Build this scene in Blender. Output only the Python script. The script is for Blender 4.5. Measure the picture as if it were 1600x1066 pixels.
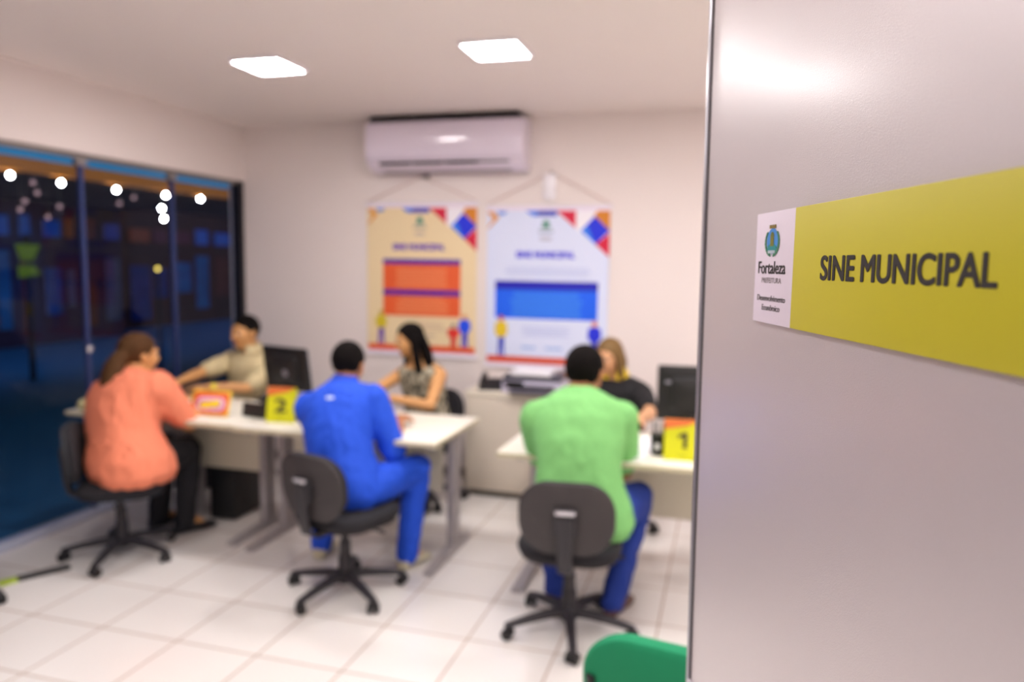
import bpy, bmesh, math, random
from mathutils import Vector, Matrix, noise

# ------------------------------------------------------------------ clear
for o in list(bpy.data.objects): bpy.data.objects.remove(o, do_unlink=True)
C = bpy.context.scene.collection
PI = math.pi
V = Vector

# ------------------------------------------------------------------ camera
CAM_Z = 1.65
YAW, PITCH, ROLL, FPX = 0.2789, 0.1027, 0.0154, 1168.2
fw = V((-math.sin(YAW)*math.cos(PITCH), math.cos(YAW)*math.cos(PITCH), -math.sin(PITCH)))
r0 = V((math.cos(YAW), math.sin(YAW), 0)); u0 = r0.cross(fw)
rr = r0*math.cos(ROLL) + u0*math.sin(ROLL); uu = -r0*math.sin(ROLL) + u0*math.cos(ROLL)
cam_d = bpy.data.cameras.new('camera'); cam = bpy.data.objects.new('camera', cam_d); C.objects.link(cam)
M = Matrix((rr, uu, -fw)).transposed().to_4x4(); M.translation = V((0, 0, CAM_Z))
cam.matrix_world = M
cam_d.sensor_width = 36.0; cam_d.lens = FPX*36/1600
cam_d.clip_start = 0.02; cam_d.clip_end = 200
cam_d.dof.use_dof = True; cam_d.dof.focus_distance = 0.68; cam_d.dof.aperture_fstop = 3.2
bpy.context.scene.camera = cam

# ------------------------------------------------------------------ world, exposure
w = bpy.data.worlds.new('night_sky'); bpy.context.scene.world = w; w.use_nodes = True
bgn = w.node_tree.nodes['Background']
bgn.inputs[0].default_value = (0.018, 0.045, 0.16, 1); bgn.inputs[1].default_value = 0.35
vs = bpy.context.scene.view_settings
vs.view_transform = 'Standard'; vs.look = 'None'; vs.gamma = 1; vs.use_curve_mapping = False
vs.exposure = 0.0
LIGHT = 79.0            # emission of the ceiling panels
LIGHT_COL = (1.0, 0.95, 0.945)

# ------------------------------------------------------------------ materials
def srgb(h):
    h = h.lstrip('#'); out = []
    for i in (0, 2, 4):
        c = int(h[i:i+2], 16)/255
        out.append(c/12.92 if c <= 0.04045 else ((c+0.055)/1.055)**2.4)
    return (*out, 1)
_m = {}
def mat(name, col, rough=0.5, metal=0.0, var=0.06, scale=8, bump=0.0, bscale=60, emit=0, spec=0.5, col2=None, aniso=0, coat=0, sheen=0):
    if name in _m: return _m[name]
    m = bpy.data.materials.new(name); m.use_nodes = True
    nt = m.node_tree; b = nt.nodes['Principled BSDF']
    c = srgb(col)
    tc = nt.nodes.new('ShaderNodeTexCoord')
    n = nt.nodes.new('ShaderNodeTexNoise'); n.inputs['Scale'].default_value = scale; n.inputs['Detail'].default_value = 3
    nt.links.new(tc.outputs['Object'], n.inputs['Vector'])
    rmp = nt.nodes.new('ShaderNodeValToRGB')
    c2 = srgb(col2) if col2 else tuple(max(0, x*(1-var)) for x in c[:3])+(1,)
    if col2:
        rmp.color_ramp.elements[0].position = 0.42; rmp.color_ramp.elements[1].position = 0.56
    rmp.color_ramp.elements[0].color = c2; rmp.color_ramp.elements[1].color = c
    nt.links.new(n.outputs['Fac'], rmp.inputs[0]); nt.links.new(rmp.outputs[0], b.inputs['Base Color'])
    b.inputs['Roughness'].default_value = rough; b.inputs['Metallic'].default_value = metal
    b.inputs['Specular IOR Level'].default_value = spec
    if aniso: b.inputs['Anisotropic'].default_value = aniso
    if coat: b.inputs['Coat Weight'].default_value = coat
    if sheen: b.inputs['Sheen Weight'].default_value = sheen
    if bump:
        n2 = nt.nodes.new('ShaderNodeTexNoise'); n2.inputs['Scale'].default_value = bscale; n2.inputs['Detail'].default_value = 4
        nt.links.new(tc.outputs['Object'], n2.inputs['Vector'])
        bp = nt.nodes.new('ShaderNodeBump'); bp.inputs['Strength'].default_value = bump; bp.inputs['Distance'].default_value = 0.01
        nt.links.new(n2.outputs['Fac'], bp.inputs['Height']); nt.links.new(bp.outputs[0], b.inputs['Normal'])
    if emit:
        b.inputs['Emission Color'].default_value = c; b.inputs['Emission Strength'].default_value = emit
    _m[name] = m; return m

WALL = mat('wall_paint', '#EDE2DE', 0.75, var=0.02, scale=2, bump=0.05, bscale=90)
CEIL = mat('ceiling_paint', '#F6ECE7', 0.85, var=0.02, scale=2)
BLACKP = mat('black_plastic', '#141315', 0.55, var=0.1)
CHAIRP = mat('charcoal_plastic', '#2A272C', 0.5, var=0.08)
SHELL = mat('grey_brown_shell', '#393435', 0.6, var=0.08, bump=0.1, bscale=200)
BLKFAB = mat('black_fabric', '#222126', 0.9, var=0.15, scale=60, bump=0.2, bscale=300)
STEEL = mat('grey_painted_steel', '#A9A3A4', 0.4, metal=0.2, var=0.04)
FOOTM = mat('dark_foot_metal', '#7F7A78', 0.45, metal=0.2)
DESK = mat('cream_laminate', '#EFEADB', 0.35, var=0.02, scale=3)
DESKEDGE = mat('desk_edge_band', '#CFC4A0', 0.5)
PANELB = mat('beige_laminate', '#DAD2BC', 0.5, var=0.03)
CAB = mat('cabinet_laminate', '#D8CDBD', 0.45, var=0.03)
WHITE = mat('white_plastic', '#F0ECF2', 0.25, var=0.01)
ACW = mat('air_conditioner_plastic', '#EADFEF', 0.12, var=0.01, coat=0.5)
DARK = mat('dark_recess', '#17151A', 0.7)
ALU = mat('aluminium', '#B9BAC4', 0.3, metal=0.8, var=0.03)
PAPER = mat('white_paper', '#F8F6FA', 0.8, var=0.01)
CHROME = mat('pale_logo_metal', '#D6D4DA', 0.25, metal=0.6)

def emis(name, col, s):
    if name in _m: return _m[name]
    m = bpy.data.materials.new(name); m.use_nodes = True; nt = m.node_tree
    for n in list(nt.nodes): nt.nodes.remove(n)
    e = nt.nodes.new('ShaderNodeEmission'); o = nt.nodes.new('ShaderNodeOutputMaterial')
    e.inputs[0].default_value = (*col, 1); e.inputs[1].default_value = s
    nt.links.new(e.outputs[0], o.inputs[0]); _m[name] = m; return m

def tile_mat():
    m = bpy.data.materials.new('floor_tiles'); m.use_nodes = True; nt = m.node_tree; b = nt.nodes['Principled BSDF']
    tc = nt.nodes.new('ShaderNodeTexCoord')
    mp = nt.nodes.new('ShaderNodeMapping'); mp.vector_type = 'POINT'
    t = 0.398
    mp.inputs['Location'].default_value = (2.628/t, -2.577/t, 0); mp.inputs['Scale'].default_value = (1/t, 1/t, 1/t)
    nt.links.new(tc.outputs['Object'], mp.inputs['Vector'])
    br = nt.nodes.new('ShaderNodeTexBrick')
    br.offset = 0; br.squash = 1; br.inputs['Scale'].default_value = 1
    br.inputs['Brick Width'].default_value = 1; br.inputs['Row Height'].default_value = 1
    br.inputs['Mortar Size'].default_value = 0.013; br.inputs['Mortar Smooth'].default_value = 0.2
    br.inputs['Color1'].default_value = srgb('#F3EEE9'); br.inputs['Color2'].default_value = srgb('#EFEAE5')
    br.inputs['Mortar'].default_value = srgb('#C4B0A2')
    nt.links.new(mp.outputs[0], br.inputs['Vector'])
    n = nt.nodes.new('ShaderNodeTexNoise'); n.inputs['Scale'].default_value = 1.6; n.inputs['Detail'].default_value = 5
    nt.links.new(tc.outputs['Object'], n.inputs['Vector'])
    mx = nt.nodes.new('ShaderNodeMixRGB'); mx.blend_type = 'MULTIPLY'; mx.inputs[0].default_value = 0.12
    nt.links.new(br.outputs['Color'], mx.inputs[1]); nt.links.new(n.outputs['Fac'], mx.inputs[2])
    nt.links.new(mx.outputs[0], b.inputs['Base Color'])
    b.inputs['Roughness'].default_value = 0.22
    bp = nt.nodes.new('ShaderNodeBump'); bp.inputs['Strength'].default_value = 0.3; bp.inputs['Distance'].default_value = 0.002; bp.invert = True
    nt.links.new(br.outputs['Fac'], bp.inputs['Height']); nt.links.new(bp.outputs[0], b.inputs['Normal'])
    return m

def glass_mat():
    m = bpy.data.materials.new('window_glass'); m.use_nodes = True; nt = m.node_tree
    for n in list(nt.nodes): nt.nodes.remove(n)
    o = nt.nodes.new('ShaderNodeOutputMaterial'); mx = nt.nodes.new('ShaderNodeMixShader')
    tr = nt.nodes.new('ShaderNodeBsdfTransparent'); tr.inputs[0].default_value = (0.86, 0.9, 0.97, 1)
    gl = nt.nodes.new('ShaderNodeBsdfGlossy'); gl.inputs['Roughness'].default_value = 0.01; gl.inputs[0].default_value = (0.8, 0.85, 1, 1)
    fr = nt.nodes.new('ShaderNodeFresnel'); fr.inputs[0].default_value = 1.3
    ge = nt.nodes.new('ShaderNodeNewGeometry'); sb = nt.nodes.new('ShaderNodeMath'); sb.operation = 'SUBTRACT'; sb.inputs[0].default_value = 1
    ml = nt.nodes.new('ShaderNodeMath'); ml.operation = 'MULTIPLY'
    nt.links.new(ge.outputs['Backfacing'], sb.inputs[1]); nt.links.new(sb.outputs[0], ml.inputs[0]); nt.links.new(fr.outputs[0], ml.inputs[1])
    nt.links.new(ml.outputs[0], mx.inputs[0]); nt.links.new(tr.outputs[0], mx.inputs[1]); nt.links.new(gl.outputs[0], mx.inputs[2])
    nt.links.new(mx.outputs[0], o.inputs[0]); return m

def door_mat():
    # satin metallic laminate with fine grain
    m = bpy.data.materials.new('satin_silver_laminate'); m.use_nodes = True; nt = m.node_tree; b = nt.nodes['Principled BSDF']
    tc = nt.nodes.new('ShaderNodeTexCoord'); mp = nt.nodes.new('ShaderNodeMapping'); mp.inputs['Scale'].default_value = (240, 240, 900)
    nt.links.new(tc.outputs['Object'], mp.inputs['Vector'])
    n = nt.nodes.new('ShaderNodeTexNoise'); n.inputs['Scale'].default_value = 3; n.inputs['Detail'].default_value = 3
    nt.links.new(mp.outputs[0], n.inputs['Vector'])
    rp = nt.nodes.new('ShaderNodeValToRGB'); rp.color_ramp.elements[0].color = srgb('#CFC6C8'); rp.color_ramp.elements[1].color = srgb('#DED5D7')
    nt.links.new(n.outputs['Fac'], rp.inputs[0]); nt.links.new(rp.outputs[0], b.inputs['Base Color'])
    b.inputs['Metallic'].default_value = 0.25; b.inputs['Roughness'].default_value = 0.36; b.inputs['Coat Weight'].default_value = 0.7; b.inputs['Coat Roughness'].default_value = 0.24
    n2 = nt.nodes.new('ShaderNodeTexNoise'); n2.inputs['Scale'].default_value = 900; n2.inputs['Detail'].default_value = 2
    nt.links.new(tc.outputs['Object'], n2.inputs['Vector'])
    bp = nt.nodes.new('ShaderNodeBump'); bp.inputs['Strength'].default_value = 0.3; bp.inputs['Distance'].default_value = 0.001
    nt.links.new(n2.outputs['Fac'], bp.inputs['Height']); nt.links.new(bp.outputs[0], b.inputs['Normal'])
    return m

# ------------------------------------------------------------------ object helpers
def link_mesh(name, bm, m, parent=None, smooth=False, inv=None):
    me = bpy.data.meshes.new(name); 
    bmesh.ops.recalc_face_normals(bm, faces=bm.faces)
    bm.to_mesh(me); bm.free()
    if inv: me.transform(inv)
    if m: me.materials.append(m)
    o = bpy.data.objects.new(name, me); C.objects.link(o)
    if parent: o.parent = parent
    if smooth:
        for p in me.polygons: p.use_smooth = True
        try: me.set_sharp_from_angle(angle=math.radians(40))
        except Exception: pass
    return o
def tag(o, label, cat, group=None, kind=None):
    o['label'] = label; o['category'] = cat
    if group: o['group'] = group
    if kind: o['kind'] = kind
    return o
def struct(o):
    o['kind'] = 'structure'; return o
def empty(name, loc, rz=0):
    o = bpy.data.objects.new(name, None); C.objects.link(o); o.location = loc; o.rotation_euler = (0, 0, rz)
    o.empty_display_size = 0.1; return o

def box(bm, x0, x1, y0, y1, z0, z1, bev=0.0, seg=2):
    t = bmesh.new()
    g = bmesh.ops.create_cube(t, size=1)
    for v in t.verts: v.co = V(((x0+x1)/2+v.co.x*(x1-x0), (y0+y1)/2+v.co.y*(y1-y0), (z0+z1)/2+v.co.z*(z1-z0)))
    if bev: bmesh.ops.bevel(t, geom=t.edges[:], offset=bev, segments=seg, profile=0.5, affect='EDGES')
    merge(bm, t)
def merge(bm, t, mtx=None):
    if mtx: t.transform(mtx)
    me = bpy.data.meshes.new('tmp'); t.to_mesh(me); t.free(); bm.from_mesh(me); bpy.data.meshes.remove(me)
def boxobj(name, dims, m, parent=None, bev=0.0):
    bm = bmesh.new(); box(bm, *dims, bev=bev); return link_mesh(name, bm, m, parent, smooth=bev > 0)

def ring_loft(bm, rings, caps=True, n=20):
    """rings: (center, ax, ay, rx, ry, power)"""
    loops = []
    for (c, ax, ay, rx, ry, *pw) in rings:
        p = pw[0] if pw else 2.0; lp = []
        for i in range(n):
            a = 2*PI*i/n; ca, sa = math.cos(a), math.sin(a)
            x = math.copysign(abs(ca)**(2/p), ca)*rx; y = math.copysign(abs(sa)**(2/p), sa)*ry
            lp.append(bm.verts.new(c+ax*x+ay*y))
        loops.append(lp)
    for a, b in zip(loops, loops[1:]):
        for i in range(n): bm.faces.new((a[i], a[(i+1) % n], b[(i+1) % n], b[i]))
    if caps:
        bm.faces.new(loops[0][::-1]); bm.faces.new(loops[-1])
def frame(d):
    d = d.normalized(); a = V((0, 0, 1)) if abs(d.z) < 0.9 else V((1, 0, 0))
    x = a.cross(d).normalized(); return x, d.cross(x).normalized()
def tube(bm, pts, r, n=12):
    rings = []
    for i, p in enumerate(pts):
        d = (pts[min(i+1, len(pts)-1)]-pts[max(i-1, 0)])
        x, y = frame(d); rad = r[i] if isinstance(r, (list, tuple)) else r
        rings.append((p, x, y, rad, rad))
    ring_loft(bm, rings, n=n)
def ell(bm, c, rx, ry, rz, ax=None, ay=None, az=None, u=18, v=12):
    t = bmesh.new(); bmesh.ops.create_uvsphere(t, u_segments=u, v_segments=v, radius=1)
    ax = ax or V((1, 0, 0)); ay = ay or V((0, 1, 0)); az = az or V((0, 0, 1))
    for q in t.verts: q.co = c+ax*(q.co.x*rx)+ay*(q.co.y*ry)+az*(q.co.z*rz)
    merge(bm, t)
def caps(bm, a, b, ra, rb, n=16):
    x, y = frame(b-a); d = (b-a).normalized(); rings = []
    for k in range(5):
        t = PI/2*k/5; rings.append((a-d*ra*math.cos(t), x, y, max(ra*math.sin(t), ra*0.05), max(ra*math.sin(t), ra*0.05)))
    rings.append((a, x, y, ra, ra)); rings.append((b, x, y, rb, rb))
    for k in range(4, -1, -1):
        t = PI/2*k/5; rings.append((b+d*rb*math.cos(t), x, y, max(rb*math.sin(t), rb*0.05), max(rb*math.sin(t), rb*0.05)))
    ring_loft(bm, rings, n=n)
def chain(bm, pts, rad):
    for i in range(len(pts)-1): caps(bm, pts[i], pts[i+1], rad[i], rad[i+1])

def rounded_slab(bm, w, h, t, rc, axes, c, n=6, bulge=0.0):
    """rounded rectangle w x h, thickness t; axes = (x, y, normal)"""
    ax, ay, an = axes; out = []
    for (sx, sy, a0) in ((1, 1, 0), (-1, 1, PI/2), (-1, -1, PI), (1, -1, 3*PI/2)):
        for k in range(n+1):
            a = a0+PI/2*k/n
            out.append((sx*(w/2-rc)+rc*math.cos(a), sy*(h/2-rc)+rc*math.sin(a)))
    lv = [(-t/2, 0.90), (-t/2+t*0.18, 0.975), (0, 1.0), (t/2-t*0.18, 0.975), (t/2, 0.90)]
    loops = []
    for z, s in lv:
        loops.append([bm.verts.new(c+ax*(x*s)+ay*(y*s)+an*(z+bulge*(x/(w/2))**2)) for x, y in out])
    m = len(out)
    for a, b in zip(loops, loops[1:]):
        for i in range(m): bm.faces.new((a[i], a[(i+1) % m], b[(i+1) % m], b[i]))
    for lp, z in ((loops[0], -t/2), (loops[-1], t/2)):
        cv = bm.verts.new(c+an*z)
        for i in range(m): bm.faces.new((lp[i], lp[(i+1) % m], cv))

def remeshed(name, bm, m, parent, voxel, smooth_it, inv, fold=0.0, fscale=9.0, factor=0.5):
    me = bpy.data.meshes.new('tmp'); bmesh.ops.recalc_face_normals(bm, faces=bm.faces); bm.to_mesh(me); bm.free()
    o = bpy.data.objects.new('tmp', me); C.objects.link(o)
    r = o.modifiers.new('r', 'REMESH'); r.mode = 'VOXEL'; r.voxel_size = voxel; r.use_smooth_shade = True
    s = o.modifiers.new('s', 'SMOOTH'); s.factor = factor; s.iterations = smooth_it
    dg = bpy.context.evaluated_depsgraph_get(); ev = o.evaluated_get(dg)
    out = bpy.data.meshes.new_from_object(ev)
    bpy.data.objects.remove(o, do_unlink=True)
    if fold:
        nv = len(out.vertices); co = [0.0]*(3*nv); no = [0.0]*(3*nv)
        out.vertices.foreach_get('co', co); out.vertices.foreach_get('normal', no)
        for i in range(0, 3*nv, 3):
            q = V((co[i]*fscale, co[i+1]*fscale, co[i+2]*fscale*0.55))
            k = noise.noise(q)+0.5*noise.noise(q*2.3+V((7, 3, 1)))
            a = fold*(1-abs(k)*2.2)
            co[i] += no[i]*a; co[i+1] += no[i+1]*a; co[i+2] += no[i+2]*a
        out.vertices.foreach_set('co', co)
    for p in out.polygons: p.use_smooth = True
    if inv: out.transform(inv)
    out.name = name; out.materials.clear(); out.materials.append(m)
    ob = bpy.data.objects.new(name, out); C.objects.link(ob)
    if parent: ob.parent = parent
    return ob

def text_obj(name, s, size, m, parent, loc, xaxis, yaxis, extrude=0.0004, sx=1.0, bold=0.0, align='LEFT', width=None):
    cu = bpy.data.curves.new('t', 'FONT'); cu.body = s; cu.size = size; cu.extrude = extrude; cu.align_x = 'LEFT'
    o = bpy.data.objects.new('t', cu); C.objects.link(o)
    dg = bpy.context.evaluated_depsgraph_get(); me = bpy.data.meshes.new_from_object(o.evaluated_get(dg))
    bpy.data.objects.remove(o, do_unlink=True)
    if bold:        # heavier strokes: the same outlines a hair apart
        tb = bmesh.new()
        for j, (dx, dy) in enumerate(((-1, 0), (1, 0), (0, -1), (0, 1), (-.6, .6), (.6, -.6), (.6, .6), (-.6, -.6))):
            q = me.copy(); q.transform(Matrix.Translation((dx*bold, dy*bold*.6, j*.00003))); tb.from_mesh(q); bpy.data.meshes.remove(q)
        tb.to_mesh(me); tb.free()
    xs = [v.co.x for v in me.vertices]; x0, x1 = min(xs), max(xs); k = sx
    if width: k = width/(x1-x0)
    off = -x0*k if align == 'LEFT' else -(x0+x1)/2*k
    xa, ya = xaxis.normalized(), yaxis.normalized(); za = xa.cross(ya)
    for v in me.vertices:
        c = v.co.copy(); v.co = loc+xa*(c.x*k+off)+ya*c.y+za*c.z
    me.name = name; me.materials.clear(); me.materials.append(m)
    ob = bpy.data.objects.new(name, me); C.objects.link(ob)
    if parent: ob.parent = parent
    return ob

# ------------------------------------------------------------------ room shell
XL, XR, YB, YF, ZC, ZW = -3.817, 2.3, 5.346, 0.22, 2.721, 2.285
FLOOR = tile_mat()
struct(boxobj('floor', (XL-0.02, XR+0.1, -2.2, YB+0.1, -0.1, 0), FLOOR))
struct(boxobj('ceiling', (XL-0.15, XR+0.1, -2.2, YB+0.15, ZC, ZC+0.1), CEIL))
struct(boxobj('wall_back', (XL-0.15, XR+0.1, YB, YB+0.15, 0, ZC), WALL))
struct(boxobj('wall_left', (XL-0.12, XL, YF-0.12, YB, ZW, ZC), WALL))
struct(boxobj('wall_right', (XR, XR+0.1, -2.2, YB, 0, ZC), WALL))
bm = bmesh.new()
box(bm, XL-0.12, -0.72, YF-0.12, YF, 0, ZC); box(bm, 0.30, XR, YF-0.12, YF, 0, ZC); box(bm, -0.72, 0.30, YF-0.12, YF, 2.15, ZC)
struct(link_mesh('wall_front', bm, WALL))
bm = bmesh.new(); box(bm, XL-0.12, XL-0.02, -2.2, YF-0.12, 0, ZC); box(bm, XL-0.12, XR+0.1, -2.3, -2.2, 0, ZC)
struct(link_mesh('wall_corridor', bm, WALL))
struct(boxobj('baseboard_back', (XL, XR, YB-0.014, YB-0.0005, 0, 0.075), mat('brown_grey_skirting', '#8F837A', 0.5)))

GLASS = glass_mat()
FRAMEM = mat('window_aluminium', '#3E4C80', 0.35, metal=0.4, var=0.03)
DKFR = mat('black_window_frame', '#1A1820', 0.4, metal=0.2)
mull = [0.61, 1.40, 2.19, 2.975, 3.765, 4.555, 5.29]
prev = YF
for i, y in enumerate(mull):
    bm = bmesh.new(); box(bm, XL-0.05, XL-0.042, prev+0.002, y-0.002, 0.05, ZW-0.03)
    wobj = struct(link_mesh('window_%d' % (i+1), bm, GLASS))
    if i < 6:
        bm = bmesh.new(); box(bm, XL-0.062, XL-0.03, y-0.012, y+0.012, 0.05, ZW-0.03, bev=0.003)
        link_mesh('mullion', bm, FRAMEM, wobj, smooth=True)
        bm = bmesh.new(); box(bm, XL-0.066, XL-0.022, y-0.035, y+0.035, ZW-0.075, ZW-0.03, bev=0.006)
        link_mesh('patch_fitting', bm, mat('fitting_grey', '#9A9494', 0.35, metal=0.4), wobj, smooth=True)
        if i in (4,):
            bm = bmesh.new(); ell(bm, V((XL-0.026, y, 1.075)), 0.012, 0.022, 0.022)
            link_mesh('lock', bm, CHROME, wobj, smooth=True)
    prev = y
bm = bmesh.new(); box(bm, XL-0.085, XL-0.012, 5.29, YB, 0.0, ZW-0.001); struct(link_mesh('trim_1', bm, DKFR))
bm = bmesh.new(); box(bm, XL-0.07, XL-0.03, YF, 5.29, ZW-0.03, ZW-0.001); struct(link_mesh('trim_2', bm, mat('head_rail', '#8E8782', 0.4, metal=0.3)))
bm = bmesh.new(); box(bm, XL-0.08, XL+0.0, YF, YB-0.06, 0.0, 0.05, bev=0.004); struct(link_mesh('trim_3', bm, mat('pale_floor_track', '#D5DBF0', 0.3, metal=0.3), smooth=True))

# ------------------------------------------------------------------ ceiling lamps
PANEL_E = emis('led_diffuser', LIGHT_COL, LIGHT)
def lamp(x, y, label, group=None):
    r = empty('ceiling_light', (x, y, ZC)); tag(r, label, 'ceiling light', group)
    s = 0.138
    bm = bmesh.new()
    for (a, b, c, d) in ((-s-.014, s+.014, -s-.014, -s), (-s-.014, s+.014, s, s+.014), (-s-.014, -s, -s, s), (s, s+.014, -s, s)):
        box(bm, a, b, c, d, -0.018, 0)
    link_mesh('frame', bm, WHITE, r)
    bm = bmesh.new(); rounded_slab(bm, 2*s, 2*s, 0.012, 0.012, (V((1, 0, 0)), V((0, 1, 0)), V((0, 0, 1))), V((0, 0, -0.009)))
    link_mesh('diffuser', bm, PANEL_E, r)
LX = (-2.47, -1.157, 0.16, 1.47)
lamp(LX[0], 3.70, 'square LED ceiling panel nearer the window wall', 'square LED panels in the ceiling')
lamp(LX[1], 3.68, 'square LED ceiling panel in front of the air conditioner', 'square LED panels in the ceiling')
for x, y, t in ((LX[2], 3.68, 'above the right desk, hidden by the silver door'), (LX[3], 3.68, 'in the far right corner behind the silver door'), (LX[0], 1.55, 'near the window on the camera side'), (LX[1], 1.55, 'above the open floor on the camera side'),
                (LX[2], 1.55, 'above the silver door'), (LX[3], 1.55, 'near the right wall on the camera side'), (-0.4, -1.0, 'in the corridor behind the camera')):
    lamp(x, y, 'square LED ceiling panel '+t, 'square LED panels out of view')

# ------------------------------------------------------------------ door leaf with plate
TH = -0.31296
DV = V((math.sin(TH), math.cos(TH), 0)); DN = V((-DV.y, DV.x, 0))
P0 = V((0.0291, 0.892, 1.6503))-DN*0.0046; ZA = V((0, 0, 1))
def dmesh(name, dims, m, parent=None, bev=0, tilt=0.021, tz=1.65):
    """dims in door space: u along the leaf (towards the room), n out of the face, z world"""
    u0, u1, n0, n1, z0, z1 = dims
    bm = bmesh.new(); box(bm, u0, u1, n0, n1, z0, z1, bev=bev)
    for v in bm.verts:
        u, n, z = v.co; u += (z-tz)*tilt
        v.co = P0+DV*u+DN*n+V((0, 0, z-P0.z))
    return link_mesh(name, bm, m, parent, smooth=bev > 0)
DOORM = door_mat()
door = struct(dmesh('door_1', (-0.66, 0.212, -0.036, 0, 0.012, 2.10), DOORM))
dmesh('edge_strip', (0.2135, 0.2225, -0.037, 0.004, 0.012, 2.10), ALU, door, bev=0.0015)
dmesh('gasket', (0.2095, 0.2135, -0.03, 0.0012, 0.012, 2.10), DARK, door)
dmesh('edge_cap', (0.195, 0.213, -0.002, 0.006, 1.02, 1.045), mat('cap_metal', '#DAD4D8', 0.3, metal=0.5), door, bev=0.003)

SU, SW, SE = 0.0, -0.1045, -0.470
YEL = mat('yellow_green_acrylic', '#D0C62A', 0.5, var=0.03, scale=6)
SWH = mat('white_acrylic', '#EDE2F0', 0.5, var=0.01)
plate = empty('door_plate', P0+V((0, 0, -0.06)))
tag(plate, 'yellow plate with white end reading SINE MUNICIPAL, fixed on the silver door', 'sign')
inv = Matrix.Translation(-plate.location)
def pl(name, u0, u1, n0, n1, z0, z1, m, bev=0.0, parent=None):
    o = dmesh(name, (min(u0, u1), max(u0, u1), n0, n1, z0, z1), m, None, bev, tilt=0.0)
    o.data.transform(inv); o.parent = parent or plate; return o
Z0, Z1 = 1.5905, 1.7095
pl('white_panel', SU, SW, 0.0006, 0.0046, Z0, Z1, SWH, 0.0006)
pl('yellow_panel', SW, SE, 0.0006, 0.0046, Z0, Z1, YEL, 0.0006)
INK = mat('black_ink', '#2B2523', 0.6); INKG = mat('grey_ink', '#8B8184', 0.6)
def dpt(u, z, n=0.0048): return P0+DV*u+DN*n+V((0, 0, z-P0.z))-plate.location
XA = -DV
def dtext(name, s, size, uc, z, m, width, bold=0.0, align='CENTER', n=0.0049):
    return text_obj(name, s, size, m, plate, dpt(uc, z, n), XA, ZA, 0.00012, width=width, bold=bold, align=align)
dtext('lettering', 'SINE MUNICIPAL', 0.0305, -0.2863, 1.6403, INK, 0.2385, bold=0.0011)
dtext('city_name', 'Fortaleza', 0.0190, -0.0494, 1.6440, INK, 0.0755, bold=0.0002)
dtext('small_lettering', 'PREFEITURA', 0.0080, -0.0500, 1.6340, INKG, 0.054)
dtext('department_lettering', 'Desenvolvimento', 0.0090, -0.0512, 1.6146, INK, 0.0775)
dtext('department_lettering', 'Econômico', 0.0090, -0.0520, 1.6044, INK, 0.0495)
# city crest
crest = empty('crest', dpt(-0.0485, 1.679, 0)); crest.parent = plate
def cel(name, du, dz, ru, rz, m, n, th=0.0003):
    bm = bmesh.new()
    c = V((0, 0, 0))+XA*du+ZA*dz+DN*(0.0047+n)
    ring_loft(bm, [(c-DN*th, XA, ZA, ru, rz), (c+DN*th, XA, ZA, ru, rz)], n=28)
    return link_mesh(name, bm, m, crest)
def cbox(name, a, b, c, d, m, n):
    bm = bmesh.new(); vs_ = []
    for dn in (-0.0003, 0.0003):
        for x, z in ((a, c), (b, c), (b, d), (a, d)): vs_.append(bm.verts.new(XA*x+ZA*z+DN*(0.0047+n+dn)))
    for f in ((3, 2, 1, 0), (4, 5, 6, 7), (0, 1, 5, 4), (1, 2, 6, 5), (2, 3, 7, 6), (3, 0, 4, 7)): bm.faces.new([vs_[i] for i in f])
    return link_mesh(name, bm, m, crest)
GRN = mat('laurel_green', '#4E8A6A', 0.6); GLD = mat('crest_gold', '#8E7A34', 0.6)
cel('shield', 0, -0.0005, 0.0150, 0.0135, mat('crest_blue', '#4C93E0', 0.6), 0.0001)
cel('shield_base', 0, -0.0085, 0.0128, 0.0052, mat('crest_teal', '#1F8E93', 0.6), 0.0004)
cbox('tower', -0.0045, 0.0045, -0.006, 0.0065, mat('crest_olive', '#7B7A22', 0.6), 0.0006)
cel('tower_top', 0, 0.0068, 0.0035, 0.0022, mat('crest_olive2', '#6C7A2C', 0.6), 0.0006)
cbox('crown', -0.0085, 0.0085, 0.0128, 0.0150, GLD, 0.0005)
for k in range(3): cbox('crown_point', -0.0085+k*0.0065, -0.0045+k*0.0065, 0.0148, 0.0166, GLD, 0.0005)
for s in (-1, 1):
    bm = bmesh.new()
    for k in range(9):
        a = -1.25+k*0.24
        c = XA*(s*0.0185*math.cos(a))+ZA*(-0.0015+0.0142*math.sin(a))+DN*0.0052
        t1 = (XA*(-s*math.sin(a)-0.5*s)+ZA*math.cos(a)).normalized(); t2 = DN.cross(t1)
        ring_loft(bm, [(c-DN*.0003, t1, t2, 0.0030, 0.0016), (c+DN*.0003, t1, t2, 0.0030, 0.0016)], n=10)
    link_mesh('laurel', bm, GRN, crest)
cbox('ribbon', -0.0095, 0.0095, -0.0135, -0.0105, mat('crest_ribbon', '#B9C7D2', 0.6), 0.0008)

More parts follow.
